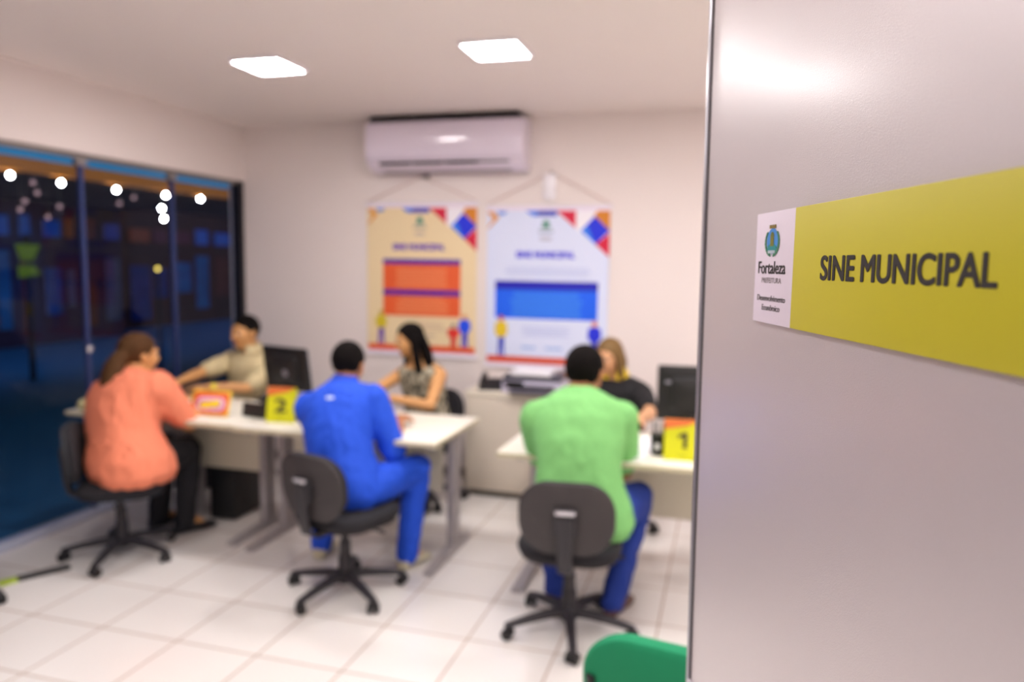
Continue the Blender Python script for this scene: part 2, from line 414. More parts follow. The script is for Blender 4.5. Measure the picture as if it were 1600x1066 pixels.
# ------------------------------------------------------------------ air conditioner
ac = empty('air_conditioner', (-2.015, YB, 2.31)); tag(ac, 'white split air conditioner mounted high on the back wall', 'air conditioner')
prof = [(0, 0.0), (-0.10, 0.0), (-0.175, 0.035), (-0.215, 0.085), (-0.232, 0.14), (-0.235, 0.30), (-0.222, 0.35), (-0.19, 0.372), (0, 0.372)]
bm = bmesh.new()
L = [bm.verts.new((-0.605, y, z)) for y, z in prof]; R = [bm.verts.new((0.605, y, z)) for y, z in prof]
for i in range(len(prof)):
    j = (i+1) % len(prof); bm.faces.new((L[i], L[j], R[j], R[i]))
bm.faces.new(L); bm.faces.new(R[::-1])
bmesh.ops.bevel(bm, geom=[e for e in bm.edges if abs(e.verts[0].co.x) > .6 and abs(e.verts[1].co.x) > .6 and e.verts[0].co.x*e.verts[1].co.x > 0], offset=0.012, segments=3, affect='EDGES')
link_mesh('casing', bm, ACW, ac, smooth=True)
bm = bmesh.new()
def slot(a, b):
    vv = [bm.verts.new(p) for p in ((a, -0.1035, -0.001), (b, -0.1035, -0.001), (b, -0.205, 0.068), (a, -0.205, 0.068), (a, -0.09, 0.012), (b, -0.09, 0.012), (b, -0.19, 0.075), (a, -0.19, 0.075))]
    for f in ((0, 1, 2, 3), (7, 6, 5, 4), (0, 4, 5, 1), (2, 6, 7, 3), (0, 3, 7, 4), (1, 5, 6, 2)): bm.faces.new([vv[i] for i in f])
slot(-0.50, 0.50)
for v in bm.verts: v.co.y -= 0.006
link_mesh('air_outlet', bm, mat('outlet_grey', '#8E8790', 0.5), ac)
for a, b in ((-0.49, -0.25), (-0.22, 0.0), (0.03, 0.27)):
    bm = bmesh.new(); box(bm, a, b, -0.222, -0.207, 0.050, 0.068)
    link_mesh('louvre', bm, DARK, ac)
bm = bmesh.new()
for k in range(24): box(bm, -0.56+k*0.047, -0.56+k*0.047+0.038, -0.21, -0.03, 0.3725, 0.400)
box(bm, -0.575, 0.57, -0.215, -0.02, 0.372, 0.392)
link_mesh('top_grille', bm, DARK, ac)
bm = bmesh.new(); box(bm, -0.61, 0.61, -0.2372, -0.2345, 0.055+.03, 0.058+.03); link_mesh('panel_seam', bm, mat('seam_grey', '#A49BA8', 0.4), ac)
bm = bmesh.new(); tube(bm, [V((-0.2, -0.02, 0.0)), V((-0.2, -0.02, -0.03))], 0.02); link_mesh('pipe_cover', bm, FOOTM, ac)

bm = bmesh.new(); box(bm, -1.305, -1.215, YB-0.03, YB-0.0005, 2.115, 2.30, bev=0.004)
tag(link_mesh('conduit_cover', bm, WHITE, None, True), 'short white vertical conduit cover on the wall above the blue poster', 'conduit')

# ------------------------------------------------------------------ posters
def poster(x0, x1, z0, z1, bgc, label, style, hook):
    W, Hh = x1-x0, z1-z0
    r = empty('wall_banner', (x0, YB, z0)); tag(r, label, 'poster')
    boxobj('sheet', (0, W, -0.012, -0.010, 0, Hh), mat('banner_base_'+style, bgc, 0.55, var=0.01), r)
    layer = [0]
    def poly(name, pts, col, k=1):
        layer[0] += 1; y = -0.0122-0.00012*layer[0]
        bm = bmesh.new(); a = []; b = []
        for u, v in pts:
            a.append(bm.verts.new((u*W, y, (1-v)*Hh))); b.append(bm.verts.new((u*W, y+0.0008, (1-v)*Hh)))
        bm.faces.new(a); bm.faces.new(b[::-1])
        for i in range(len(a)):
            j = (i+1) % len(a); bm.faces.new((a[i], b[i], b[j], a[j]))
        return link_mesh(name, bm, mat('print_'+col[1:], col, 0.55, var=0.01), r)
    def rect(name, a, b, c, d, col): return poly(name, [(a, b), (c, b), (c, d), (a, d)], col)
    def lines(a, b, c, d, n, col, jag=0.06):
        layer[0] += 1; y = -0.0122-0.00012*layer[0]; bm = bmesh.new(); rnd = random.Random(int(a*100+b*991))
        for k in range(n):
            v = b+(d-b)*(k+0.25)/n; h = (d-b)/n*0.5; e = rnd.random()*jag
            box(bm, (a+e)*W, (c-e)*W, y, y+0.0006, (1-v-h)*Hh, (1-v)*Hh)
        link_mesh('text_block', bm, mat('print_'+col[1:], col, 0.55, var=0.01), r)
    rect('top_hem', 0, 0, 1, 0.035, '#F0E2F4'); rect('bottom_hem', 0, 0.965, 1, 1.0, '#EFE0F2')
    # corner shapes
    poly('corner_chevron', [(0.0, .04), (.05, .04), (.10, .078), (.01, .145), (.0, .145), (.05, .085)], '#E0942A')
    poly('corner_shape', [(.08, .04), (.17, .04), (.14, .06), (.10, .06)], '#2F7FE0')
    poly('blue_band', [(.32, .037), (.59, .037), (.57, .068), (.40, .068)], '#0A22B8')
    poly('blue_fade', [(.32, .037), (.43, .037), (.41, .068), (.38, .068)], '#2A76EA')
    poly('red_corner', [(.57, .037), (.73, .037), (.73, .14)], '#D8103E')
    poly('white_corner', [(.73, .037), (.92, .037), (.77, .165), (.73, .14)], '#F4F0F8')
    poly('orange_corner', [(.90, .037), (1, .037), (1, .17), (.86, .085)], '#D9861E')
    poly('blue_diamond', [(.88, .07), (1.0, .155), (.89, .235), (.77, .155)], '#1028E0')
    poly('light_diamond', [(.82, .12), (.86, .19), (.89, .235), (.77, .155)], '#2C7CF2')
    poly('red_diamond', [(1, .165), (1, .31), (.89, .235)], '#D8103E')
    for (cx, cz, rx, rz, col) in ((.49, .115, .028, .022, '#3F8E78'), (.49, .138, .05, .006, '#6E9A8A')):
        poly('emblem', [(cx+rx*math.cos(a*PI/8), cz+rz*math.sin(a*PI/8)) for a in range(16)], col)
    lines(.43, .152, .55, .17, 1, '#7B8A90', 0); lines(.44, .19, .54, .215, 2, '#A9A0A8', .01)
    if style == 'orange':
        tc, box1, strip, light = '#5A22B8', '#E8602C', '#4B10A0', '#F0905C'
        rect('heading_strip', .15, .365, .86, .398, strip); rect('text_panel', .15, .398, .86, .565, box1)
        rect('heading_strip', .15, .565, .86, .600, strip); rect('text_panel', .15, .600, .86, .735, box1)
        lines(.26, .42, .75, .55, 6, light, .04); lines(.26, .61, .76, .72, 5, light, .05)
        lines(.3, .77, .75, .83, 3, '#D9BFA0'); lines(.42, .85, .68, .87, 1, '#B9A79A')
        figs = ((.13, '#D9C22A', '#6A3CB0', '#C9B04A', .70, .93), (.90, '#1A50F0', '#0A18C8', '#E09A5A', .71, .945), (.80, '#E2362A', '#D82020', '#9E8878', .78, .945))
        bot = '#E85A28'; tz, tl, tr = .285, .24, .72
    else:
        tc, box1, strip, light = '#3A2CDC', '#0862F6', '#1010B4', '#3C8EF8'
        lines(.13, .375, .88, .43, 3, '#C3CCF0')
        rect('heading_strip', .075, .46, .92, .512, strip); rect('text_panel', .075, .512, .92, .69, box1)
        lines(.2, .525, .8, .68, 7, light, .05)
        lines(.28, .735, .72, .80, 4, '#C3CCF0'); lines(.3, .855, .42, .88, 1, '#8FB6EC', 0); lines(.5, .855, .64, .88, 1, '#8FB6EC', 0)
        figs = ((.13, '#E6C626', '#2E3EC0', '#C2504A', .67, .935), (.90, '#1628D8', '#101CB0', '#E0806A', .69, .93))
        bot = '#E0501E'; tz, tl, tr = .298, .245, .73
    for (fx, c1, c2, c3, ft, fb) in figs:
        hgt = fb-ft
        poly('printed_figure', [(fx-.02, ft+hgt*.48), (fx+.025, ft+hgt*.48), (fx+.03, fb), (fx+.01, fb), (fx, ft+hgt*.65), (fx-.01, fb), (fx-.03, fb)], c2)
        poly('printed_figure', [(fx-.05, ft+hgt*.2), (fx, ft+hgt*.13), (fx+.05, ft+hgt*.2), (fx+.055, ft+hgt*.42), (fx+.03, ft+hgt*.52), (fx-.03, ft+hgt*.52), (fx-.055, ft+hgt*.42)], c1)
        poly('printed_figure', [(fx+.022*math.cos(a*PI/6), ft+hgt*.08+.018*math.sin(a*PI/6)) for a in range(12)], c3)
    rect('bottom_stripe', 0.01, .925, .99, .965, bot)
    layer[0] += 1
    text_obj('title', 'SINE MUNICIPAL', 0.062, mat('print_'+tc[1:], tc, .5), r, V((tl*W, -0.0145, (1-tz-.02)*Hh)), V((1, 0, 0)), V((0, 0, 1)), 0.0003, width=(tr-tl)*W, bold=0.004)
    for z in (Hh-0.008, 0.008):
        bm = bmesh.new(); tube(bm, [V((-0.02, -0.013, z)), V((W+0.02, -0.013, z))], 0.010); link_mesh('rod', bm, WHITE, r, True)
    hx, hz = hook[0]-x0, hook[1]-z0
    bm = bmesh.new(); tube(bm, [V((0.0, -0.012, Hh)), V((hx, -0.012, hz)), V((W, -0.012, Hh))], 0.0035, 6); link_mesh('cord', bm, mat('beige_cord', '#C9A9A0', .8), r)
    bm = bmesh.new(); tube(bm, [V((hx, 0, hz)), V((hx, -0.02, hz))], 0.008, 8); link_mesh('hook', bm, FOOTM, r)
poster(-2.712, -1.813, 0.925, 2.108, '#EFD9AE', 'cream hanging banner with orange text panels, on the wall under the air conditioner', 'orange', (-2.26, 2.295))
poster(-1.732, -0.818, 0.875, 2.082, '#DCE4FD', 'white hanging banner with bright blue text panel, right of the cream banner', 'blue', (-1.25, 2.31))

# ------------------------------------------------------------------ desks
def desk(x0, x1, y0, y1, label, legs=(0.10, 0.10), panel=(0.12, 0.12)):
    h = 0.74; r = empty('desk', ((x0+x1)/2, (y0+y1)/2, 0)); tag(r, label, 'desk', 'cream office desks in the front row')
    W, D = x1-x0, y1-y0
    bm = bmesh.new(); box(bm, -W/2, W/2, -D/2, D/2, h-0.027, h, bev=0.004); link_mesh('tabletop', bm, DESK, r, True)
    bm = bmesh.new()
    box(bm, -W/2-0.0015, W/2+0.0015, -D/2-0.0015, -D/2+0.001, h-0.023, h-0.005)
    box(bm, -W/2-0.0015, -W/2+0.001, -D/2, D/2, h-0.023, h-0.005); box(bm, W/2-0.001, W/2+0.0015, -D/2, D/2, h-0.023, h-0.005)
    link_mesh('edge_band', bm, DESKEDGE, r)
    boxobj('modesty_panel', (-W/2+panel[0], W/2-panel[1], 0.06, 0.078, 0.36, h-0.06), PANELB, r)
    boxobj('cable_tray', (-W/2+0.10, W/2-0.10, -0.02, 0.055, h-0.09, h-0.027), FOOTM, r)
    for s, off in ((-1, legs[0]), (1, legs[1])):
        x = s*(W/2-off)
        bm = bmesh.new()
        # foot bar, tapering to the front
        for (ya, yb, za, zb) in ((-D/2+0.08, 0.10, 0.022, 0.05), (0.10, D/2-0.02, 0.05, 0.03)):
            vv = [bm.verts.new(p) for p in ((x-.028, ya, 0), (x+.028, ya, 0), (x+.028, yb, 0), (x-.028, yb, 0), (x-.028, ya, za), (x+.028, ya, za), (x+.028, yb, zb), (x-.028, yb, zb))]
            for f in ((3, 2, 1, 0), (4, 5, 6, 7), (0, 1, 5, 4), (1, 2, 6, 5), (2, 3, 7, 6), (3, 0, 4, 7)): bm.faces.new([vv[i] for i in f])
        box(bm, x-0.022, x+0.022, 0.06, 0.17, 0.04, h-0.03, bev=0.006)
        box(bm, x-0.02, x+0.02, -D/2+0.10, D/2-0.08, h-0.06, h-0.027)
        link_mesh('leg', bm, STEEL, r, True)
desk(-2.575, -1.385, 3.455, 4.15, 'cream desk in the middle, between the blue-shirted visitor and the long-haired woman', legs=(0.03, 0.07))
desk(-3.76, -2.59, 3.485, 4.16, 'cream desk at the window wall, left of the middle desk', legs=(0.55, 0.10))
desk(-1.045, 0.16, 3.41, 4.10, 'cream desk at the right, in front of the green-shirted visitor', legs=(0.09, 0.09), panel=(.1, .1))

# ------------------------------------------------------------------ task chairs
def chair(x, y, face, legs0, label, group, backz=0.6, seatz=0.44, tiltb=0.10, legR=0.30, shell=SHELL, brand=True, name='office_chair', fab=BLKFAB):
    """face: angle clockwise from +Y (deg); legs0: world angle of first spoke (deg)"""
    r = empty(name, (x, y, 0), -math.radians(face)); tag(r, label, 'chair', group)
    rel = math.radians(legs0)+math.radians(face)
    bm = bmesh.new(); tube(bm, [V((0, 0, 0.055)), V((0, 0, 0.075)), V((0, 0, 0.115)), V((0, 0, 0.125))], [0.035, 0.045, 0.042, 0.03], 20)
    hub = link_mesh('base_hub', bm, CHAIRP, r, True)
    for k in range(5):
        a = rel+k*2*PI/5; d = V((math.cos(a), math.sin(a), 0)); s = V((-d.y, d.x, 0)); up = V((0, 0, 1))
        bm = bmesh.new()
        rings = []
        for t, z, wd, ht in ((0.02, 0.092, 0.028, 0.022), (0.10, 0.092, 0.024, 0.020), (0.2, 0.078, 0.021, 0.017), (0.27, 0.066, 0.019, 0.014), (legR, 0.060, 0.017, 0.011)):
            rings.append((d*t+up*z, s, up, wd, ht, 3.0))
        ring_loft(bm, rings, n=16)
        leg = link_mesh('leg', bm, CHAIRP, r, True)
        bm = bmesh.new(); c = d*(legR-0.012)
        sw = (s*0.8+d*0.6).normalized()
        for q in (-1, 1):
            t1, t2 = sw.cross(up).normalized(), up
            ring_loft(bm, [(c+up*0.026+sw*(q*0.006), t1, t2, 0.024, 0.024), (c+up*0.026+sw*(q*0.010), t1, t2, 0.0255, 0.0255), (c+up*0.026+sw*(q*0.024), t1, t2, 0.0255, 0.0255), (c+up*0.026+sw*(q*0.028), t1, t2, 0.018, 0.018)], n=18)
        tube(bm, [c+up*0.026, c+up*0.06], 0.008, 8)
        ell(bm, c+up*0.036, 0.020, 0.020, 0.020, u=12, v=8)
        link_mesh('caster', bm, BLACKP, leg, True)
    bm = bmesh.new(); tube(bm, [V((0, 0, 0.10)), V((0, 0, 0.19)), V((0, 0, 0.192)), V((0, 0, 0.27)), V((0, 0, 0.272)), V((0, 0, seatz-0.09))], [.036, .034, .029, .027, .018, .018], 18)
    link_mesh('gas_column', bm, CHAIRP, r, True)
    bm = bmesh.new(); box(bm, -0.09, 0.09, -0.12, 0.10, seatz-0.095, seatz-0.065, bev=0.008)
    tube(bm, [V((0.06, 0, seatz-0.08)), V((0.20, 0.02, seatz-0.085)), V((0.24, 0.02, seatz-0.085))], [0.006, 0.006, 0.011], 8)
    link_mesh('mechanism', bm, CHAIRP, r, True)
    bm = bmesh.new(); rounded_slab(bm, 0.46, 0.44, 0.062, 0.14, (V((1, 0, 0)), V((0, 1, 0)), V((0, 0, 1))), V((0, 0.02, seatz-0.03)), bulge=0.008)
    seat = link_mesh('seat', bm, fab, r, True)
    bm = bmesh.new(); rounded_slab(bm, 0.435, 0.415, 0.022, 0.14, (V((1, 0, 0)), V((0, 1, 0)), V((0, 0, 1))), V((0, 0.02, seatz-0.062)))
    link_mesh('seat_shell', bm, shell, r, True)
    an = V((0, math.cos(tiltb), math.sin(tiltb))); ay = V((0, -math.sin(tiltb), math.cos(tiltb))); c = V((0, -0.215, backz))
    bm = bmesh.new(); rounded_slab(bm, 0.40, 0.31, 0.045, 0.13, (V((1, 0, 0)), ay, an), c, n=8, bulge=0.03)
    back = link_mesh('backrest', bm, fab, r, True)
    bm = bmesh.new(); rounded_slab(bm, 0.41, 0.32, 0.024, 0.135, (V((1, 0, 0)), ay, an), c-an*0.026, n=8, bulge=0.03)
    sh = link_mesh('back_shell', bm, shell, r, True)
    bm = bmesh.new()
    pts = [V((0, -0.06, seatz-0.085)), V((0, -0.19, seatz-0.088)), V((0, -0.245, seatz-0.06)), V((0, -0.262, seatz)), V((0, -0.272, backz-0.05)), V((0, -0.278, backz+0.02))]
    rings = []
    for i, p_ in enumerate(pts):
        dd = (pts[min(i+1, 5)]-pts[max(i-1, 0)]).normalized(); rings.append((p_, V((1, 0, 0)), dd.cross(V((1, 0, 0))), 0.032, 0.012, 4))
    ring_loft(bm, rings, n=16); box(bm, -0.05, 0.05, -0.275, -0.25, backz-0.07, backz+0.055, bev=0.01)
    br = link_mesh('back_bracket', bm, CHAIRP, r, True)
    if brand:
        bm = bmesh.new(); rounded_slab(bm, 0.085, 0.018, 0.01, 0.008, (V((1, 0, 0)), ay, an), V((0, -0.286, backz+0.04)))
        b_ = link_mesh('clip', bm, CHROME, br, True); b_['label'] = 'pale oval clip'
    return r
G1 = 'charcoal task chairs in front of the desks'; G2 = 'black task chairs behind the desks'
chair(-3.175, 3.275, 57, 287, 'charcoal task chair under the salmon-shirted visitor by the window', G1, brand=False, shell=mat('dark_shell', '#2D3036', .6))
chair(-1.776, 3.238, 17, 253, 'charcoal task chair under the visitor in blue', G1)
chair(-0.627, 3.192, -6, 213, 'charcoal task chair under the visitor in green', G1, backz=0.6)
chair(-3.53, 2.50, 100, 22, 'task chair at the far left edge, only a caster showing', None, brand=False)
chair(-3.42, 4.72, 178, 300, 'black task chair of the clerk in the beige polo shirt', G2, brand=False, shell=BLACKP)
chair(-1.98, 4.72, 190, 312, 'black task chair of the long-haired clerk in the sleeveless top', G2, brand=False, shell=BLACKP)
chair(-0.66, 4.60, 175, 280, 'black task chair of the clerk in the black top', G2, brand=False, shell=BLACKP)

# green chair near the door
GREEN = mat('green_upholstery', '#0E8A5C', 0.85, var=0.08, scale=30, bump=0.15, bscale=250)
def green_chair(x, y, face):
    r = empty('visitor_chair', (x, y, 0), -math.radians(face)); tag(r, 'green visitor chair at the bottom beside the silver door', 'chair')
    X, Y, Z = V((1, 0, 0)), V((0, 1, 0)), V((0, 0, 1))
    bm = bmesh.new(); rounded_slab(bm, 0.48, 0.44, 0.06, 0.10, (X, Y, Z), V((0, 0, 0.45)), bulge=0.006); link_mesh('seat', bm, GREEN, r, True)
    t = 0.16; an = V((0, math.cos(t), math.sin(t))); ay = V((0, -math.sin(t), math.cos(t)))
    bm = bmesh.new(); rounded_slab(bm, 0.46, 0.36, 0.05, 0.15, (X, ay, an), V((0, -0.26, 0.610)), n=10, bulge=0.02); link_mesh('backrest', bm, GREEN, r, True)
    for s in (-1, 1):
        bm = bmesh.new(); tube(bm, [V((s*.2, -.27, 0)), V((s*.2, -.2, .43)), V((s*.2, -.235, .50)), V((s*.2, -.275, .66))], 0.012); link_mesh('leg', bm, BLACKP, r, True)
        bm = bmesh.new(); tube(bm, [V((s*.2, .23, 0)), V((s*.2, .17, .41))], 0.012); link_mesh('leg', bm, BLACKP, r, True)
    bm = bmesh.new(); tube(bm, [V((-.2, -.2, .41)), V((.2, -.2, .41)), V((.2, .17, .41)), V((-.2, .17, .41)), V((-.2, -.2, .41))], 0.011); link_mesh('seat_frame', bm, BLACKP, r, True)
green_chair(-0.035, 1.95, 10)

# ------------------------------------------------------------------ cabinet and what stands on it
cb = empty('cabinet', (-1.27, 5.125, 0)); tag(cb, 'low beige two-door cabinet against the back wall between the desks', 'cabinet')
boxobj('plinth', (-0.46, 0.46, -0.17, 0.20, 0, 0.045), mat('plinth_brown', '#5E564C', .6), cb)
boxobj('body', (-0.475, 0.475, -0.185, 0.215, 0.045, 0.72), CAB, cb)
boxobj('top', (-0.485, 0.485, -0.205, 0.217, 0.72, 0.755), mat('cabinet_top', '#EDE4D2', .4, var=.02), cb, bev=0.003)
for s in (-1, 1):
    d = boxobj('door', (min(s*.003, s*.472), max(s*.003, s*.472), -0.203, -0.186, 0.05, 0.715), CAB, cb, bev=0.002)
    bm = bmesh.new(); tube(bm, [V((s*.04, -.203, .53)), V((s*.04, -.225, .53)), V((s*.04, -.225, .63)), V((s*.04, -.203, .63))], 0.005, 8); link_mesh('handle', bm, STEEL, d, True)

ph = empty('desk_phone', (-1.60, 5.08, 0.755), 0.2); tag(ph, 'black telephone on the left end of the beige cabinet', 'telephone')
def phone_parts(r):
    bm = bmesh.new(); vv = [bm.verts.new(p) for p in ((-.09, -.10, 0), (.09, -.10, 0), (.09, .10, 0), (-.09, .10, 0), (-.085, -.095, .025), (.085, -.095, .025), (.085, .095, .065), (-.085, .095, .065))]
    for f in ((3, 2, 1, 0), (4, 5, 6, 7), (0, 1, 5, 4), (1, 2, 6, 5), (2, 3, 7, 6), (3, 0, 4, 7)): bm.faces.new([vv[i] for i in f])
    bmesh.ops.bevel(bm, geom=bm.edges[:], offset=0.006, segments=2, affect='EDGES'); link_mesh('body', bm, BLACKP, r, True)
    bm = bmesh.new(); chain(bm, [V((-.06, -.09, .055)), V((-.06, -.05, .078)), V((-.06, .05, .098)), V((-.06, .09, .085))], [.024, .017, .017, .024]); link_mesh('handset', bm, BLACKP, r, True)
    bm = bmesh.new()
    for i in range(3):
        for j in range(4): box(bm, -0.01+i*.028, .008+i*.028, -.07+j*.028, -.055+j*.028, .030+j*.011, .042+j*.011, bev=.002)
    link_mesh('keypad', bm, CHAIRP, r, True)
phone_parts(ph)

pr = empty('printer', (-1.28, 5.10, 0.755)); tag(pr, 'white and grey printer on the beige cabinet below the blue banner', 'printer')
GRYP = mat('printer_grey', '#4E4C56', .45)
boxobj('body', (-.21, .21, -.15, .16, 0.0, .085), mat('printer_pale', '#C9C4DA', .4), pr, bev=.012)
boxobj('output_slot', (-.17, .17, -.156, -.10, .03, .06), DARK, pr, bev=.004)
boxobj('scanner_lid', (-.205, .205, -.14, .155, .088, .125), GRYP, pr, bev=.012)
boxobj('paper_tray', (-.14, .14, -.24, -.14, .012, .022), GRYP, pr, bev=.003)
boxobj('control_panel', (-.19, -.05, -.162, -.145, .055, .083), BLACKP, pr, bev=.004)
pp = boxobj('paper_stack', (-.15, .13, -.13, .10, .0, .025), PAPER, None); pp.location = (-1.28, 5.10, .881)
tag(pp, 'stack of white sheets lying on the printer lid', 'paper')

# ------------------------------------------------------------------ things on the desks
DT = 0.741
def monitor(x, y, rot, w, h, tilt, label, mark):
    r = empty('monitor', (x, y, DT), rot); tag(r, label, 'monitor', 'computer monitors seen from behind')
    bm = bmesh.new(); rounded_slab(bm, 0.24, 0.17, 0.014, .05, (V((1, 0, 0)), V((0, 1, 0)), V((0, 0, 1))), V((0, 0, .008))); link_mesh('stand_base', bm, BLACKP, r, True)
    bm = bmesh.new(); box(bm, -.03, .03, -.012, .012, .012, .16, bev=.005); link_mesh('stand_neck', bm, BLACKP, r, True)
    c = V((0, 0.005, .085+h/2)); an = V((0, math.cos(tilt), math.sin(tilt))); ay = V((0, -math.sin(tilt), math.cos(tilt)))
    # viewer side is +y (screen faces the clerk); back shell faces -y
    def slab(name, ww, hh, t, cc, m, rc=.01, p=None):
        bm = bmesh.new(); rounded_slab(bm, ww, hh, t, rc, (V((1, 0, 0)), ay, an), cc, n=3); return link_mesh(name, bm, m, p or r, True)
    slab('housing', w, h, .03, c, BLACKP, .012)
    slab('screen', w*.95, h*.93, .002, c+an*.0155, mat('screen_glow', '#9FB6D8', .2, emit=0.6), .004)
    slab('rear_cover', w*.62, h*.62, .03, c-an*.022, BLACKP, .03)
    slab('badge', mark[0], mark[1], .003, c-an*(.038 if mark[3] else .0165)+V((mark[4], 0, 0))+ay*mark[2], mat('badge_grey', '#8F8C98', .35), mark[1]*.45)
monitor(-2.665, 4.12, math.radians(-16), 0.41, 0.285, 0.14, 'black computer monitor seen from behind on the middle desk', (.045, .045, -.02, True, .02))
monitor(-0.155, 4.05, math.radians(4), 0.37, 0.30, 0.05, 'black computer monitor seen from behind on the right desk, beside the door', (.09, .018, .06, False, -.10))

NUMY = mat('number_sign_yellow', '#DCDC18', .4, var=.02); NUMO = mat('number_sign_orange', '#E87A3A', .4); 
def number_sign(x, y, rot, n, w, h, label):
    r = empty('number_sign', (x, y, DT), rot); tag(r, label, 'sign', 'yellow numbered desk signs')
    bm = bmesh.new(); t = .004
    # A-frame: front face leans back a little
    def quad(pts, m, name):
        bm = bmesh.new(); a = [bm.verts.new(p) for p in pts]; b = [bm.verts.new(V(p)+V((0, t, 0))) for p in pts]
        bm.faces.new(a); bm.faces.new(b[::-1])
        for i in range(len(a)): bm.faces.new((a[i], b[i], b[(i+1) % len(a)], a[(i+1) % len(a)]))
        return link_mesh(name, bm, m, r)
    quad([(-w/2, -.04, 0), (w/2, -.04, 0), (w/2, 0, h), (-w/2, 0, h)], NUMY, 'front_face')
    quad([(-w/2, .04, 0), (w/2, .04, 0), (w/2, 0.001, h), (-w/2, 0.001, h)], NUMY, 'rear_face')
    k = .04/h
    quad([(-w/2, -.001-.0015, h), (w/2, -.001-.0015, h), (w/2*.3, -k*.16*h-.0025, h*.86), (-w/2, -k*.30*h-.0025, h*.74)], NUMO, 'orange_corner')
    if n == '1':      # upright stroke with a flag and no foot
        yv = V((0, k, 1)).normalized(); o_ = V((0, -k*.68*h-.003, h*.30)); bm = bmesh.new(); a = []; c = []
        for x_, z_ in ((.004, 0), (.022, 0), (.022, .074), (.006, .074), (-.020, .060), (-.020, .045), (.004, .056)):
            a.append(bm.verts.new(o_+V((x_, 0, 0))+yv*z_)); c.append(bm.verts.new(o_+V((x_, -.0008, 0))+yv*z_))
        bm.faces.new(a); bm.faces.new(c[::-1])
        for i in range(7): bm.faces.new((a[i], c[i], c[(i+1) % 7], a[(i+1) % 7]))
        link_mesh('number', bm, INK, r)
    else:
        text_obj('number', n, h*.54, INK, r, V((0, -k*.68*h-.003, h*.30)), V((1, 0, 0)), V((0, k, 1)), .0006, align='CENTER', sx=1.35, bold=.004)
    boxobj('small_line', (-w*.1, w*.1, -.04*.83-.0045, -.04*.83-.002, h*.12, h*.135), mat('olive_print', '#A5A524', .5), r)
number_sign(-2.395, 3.66, math.radians(6), '2', .170, .195, 'yellow desk sign with the number 2, on the middle desk beside the monitor')
number_sign(-0.175, 3.57, math.radians(3), '1', .170, .19, 'yellow desk sign with the number 1, on the right desk beside the door')

ts = empty('display_sign', (-2.87, 3.63, DT), math.radians(4)); tag(ts, 'orange and yellow printed sign with a white oval, on the window-side desk', 'sign')
def tilted(name, w, h, z0, m, n, rc=.004, p=None, rot=0):
    tl = .35; an = V((0, -math.cos(tl), math.sin(tl))); ay = V((0, math.sin(tl), math.cos(tl)))
    ax = V((1, 0, 0)); 
    if rot: ax, ay = ax*math.cos(rot)+ay*math.sin(rot), ay*math.cos(rot)-ax*math.sin(rot)
    bm = bmesh.new(); rounded_slab(bm, w, h, .003, rc, (ax, ay, -an), V((0, 0, 0))+V((0, math.sin(tl), math.cos(tl)))*z0+an*n, n=5); return link_mesh(name, bm, m, p or ts, True)
tilted('board', .25, .15, .077, mat('sign_yellow', '#F2C83A', .4), 0)
tilted('frame', .225, .125, .077, mat('sign_orange', '#E8643E', .4), .002, .02)
tilted('white_oval', .185, .078, .072, mat('sign_white', '#F3E4EE', .4), .004, .036)
tilted('purple_edge', .165, .060, .072, mat('sign_lilac', '#C77ACB', .4), .0055, .028)
tilted('yellow_mark', .135, .040, .070, mat('sign_bright_yellow', '#F6DC1E', .4), .007, .018, rot=.12)
bm = bmesh.new(); tube(bm, [V((.0, .07, 0)), V((.0, .052, .15))], .003, 8); box(bm, -.1, .1, -.012, .09, 0, .004); link_mesh('stand', bm, ALU, ts)
bm = bmesh.new(); ell(bm, V((0, 0, .018)), .018, .018, .018); o = link_mesh('highlight_ball', bm, mat('highlight_yellow', '#F7E23A', .15, coat=1), ts, True); o.location = (0.0, .058, .15)  # yellow ball stands in for a blurred highlight
o['label'] = 'small yellow ball standing in for a blurred highlight'

ph2 = empty('desk_phone', (-2.58, 3.78, DT), math.radians(170)); tag(ph2, 'black telephone on the desks between the orange sign and sign 2', 'telephone'); phone_parts(ph2)
for ob in [ph2]: ob.scale = (1.15, 1.0, 1.35)

def sheet(name, x, y, w, h, rot, n, label, z=DT, m=PAPER, group=None):
    bm = bmesh.new(); box(bm, -w/2, w/2, -h/2, h/2, 0, n)
    o = link_mesh(name, bm, m); o.location = (x, y, z); o.rotation_euler = (0, 0, rot); tag(o, label, 'paper', group); return o
sheet('paper_sheet', -2.99, 3.72, .21, .297, .2, .002, 'white sheet of paper on the window-side desk behind the orange sign')
sheet('paper_sheet', -2.66, 4.02, .30, .21, -.1, .002, 'white sheet of paper lying behind the black phone on the desk')
sheet('paper_stack', -0.42, 3.62, .21, .30, -.25, .012, 'thick stack of bright white forms on the right desk')
sheet('paper_sheet', -0.42, 3.84, .21, .25, .1, .002, 'white sheet of paper under the hand of the clerk in black')
sheet('paper_sheet', -3.66, 3.70, .16, .21, .3, .002, 'white sheet on the desk by the window, left of the salmon shirt')

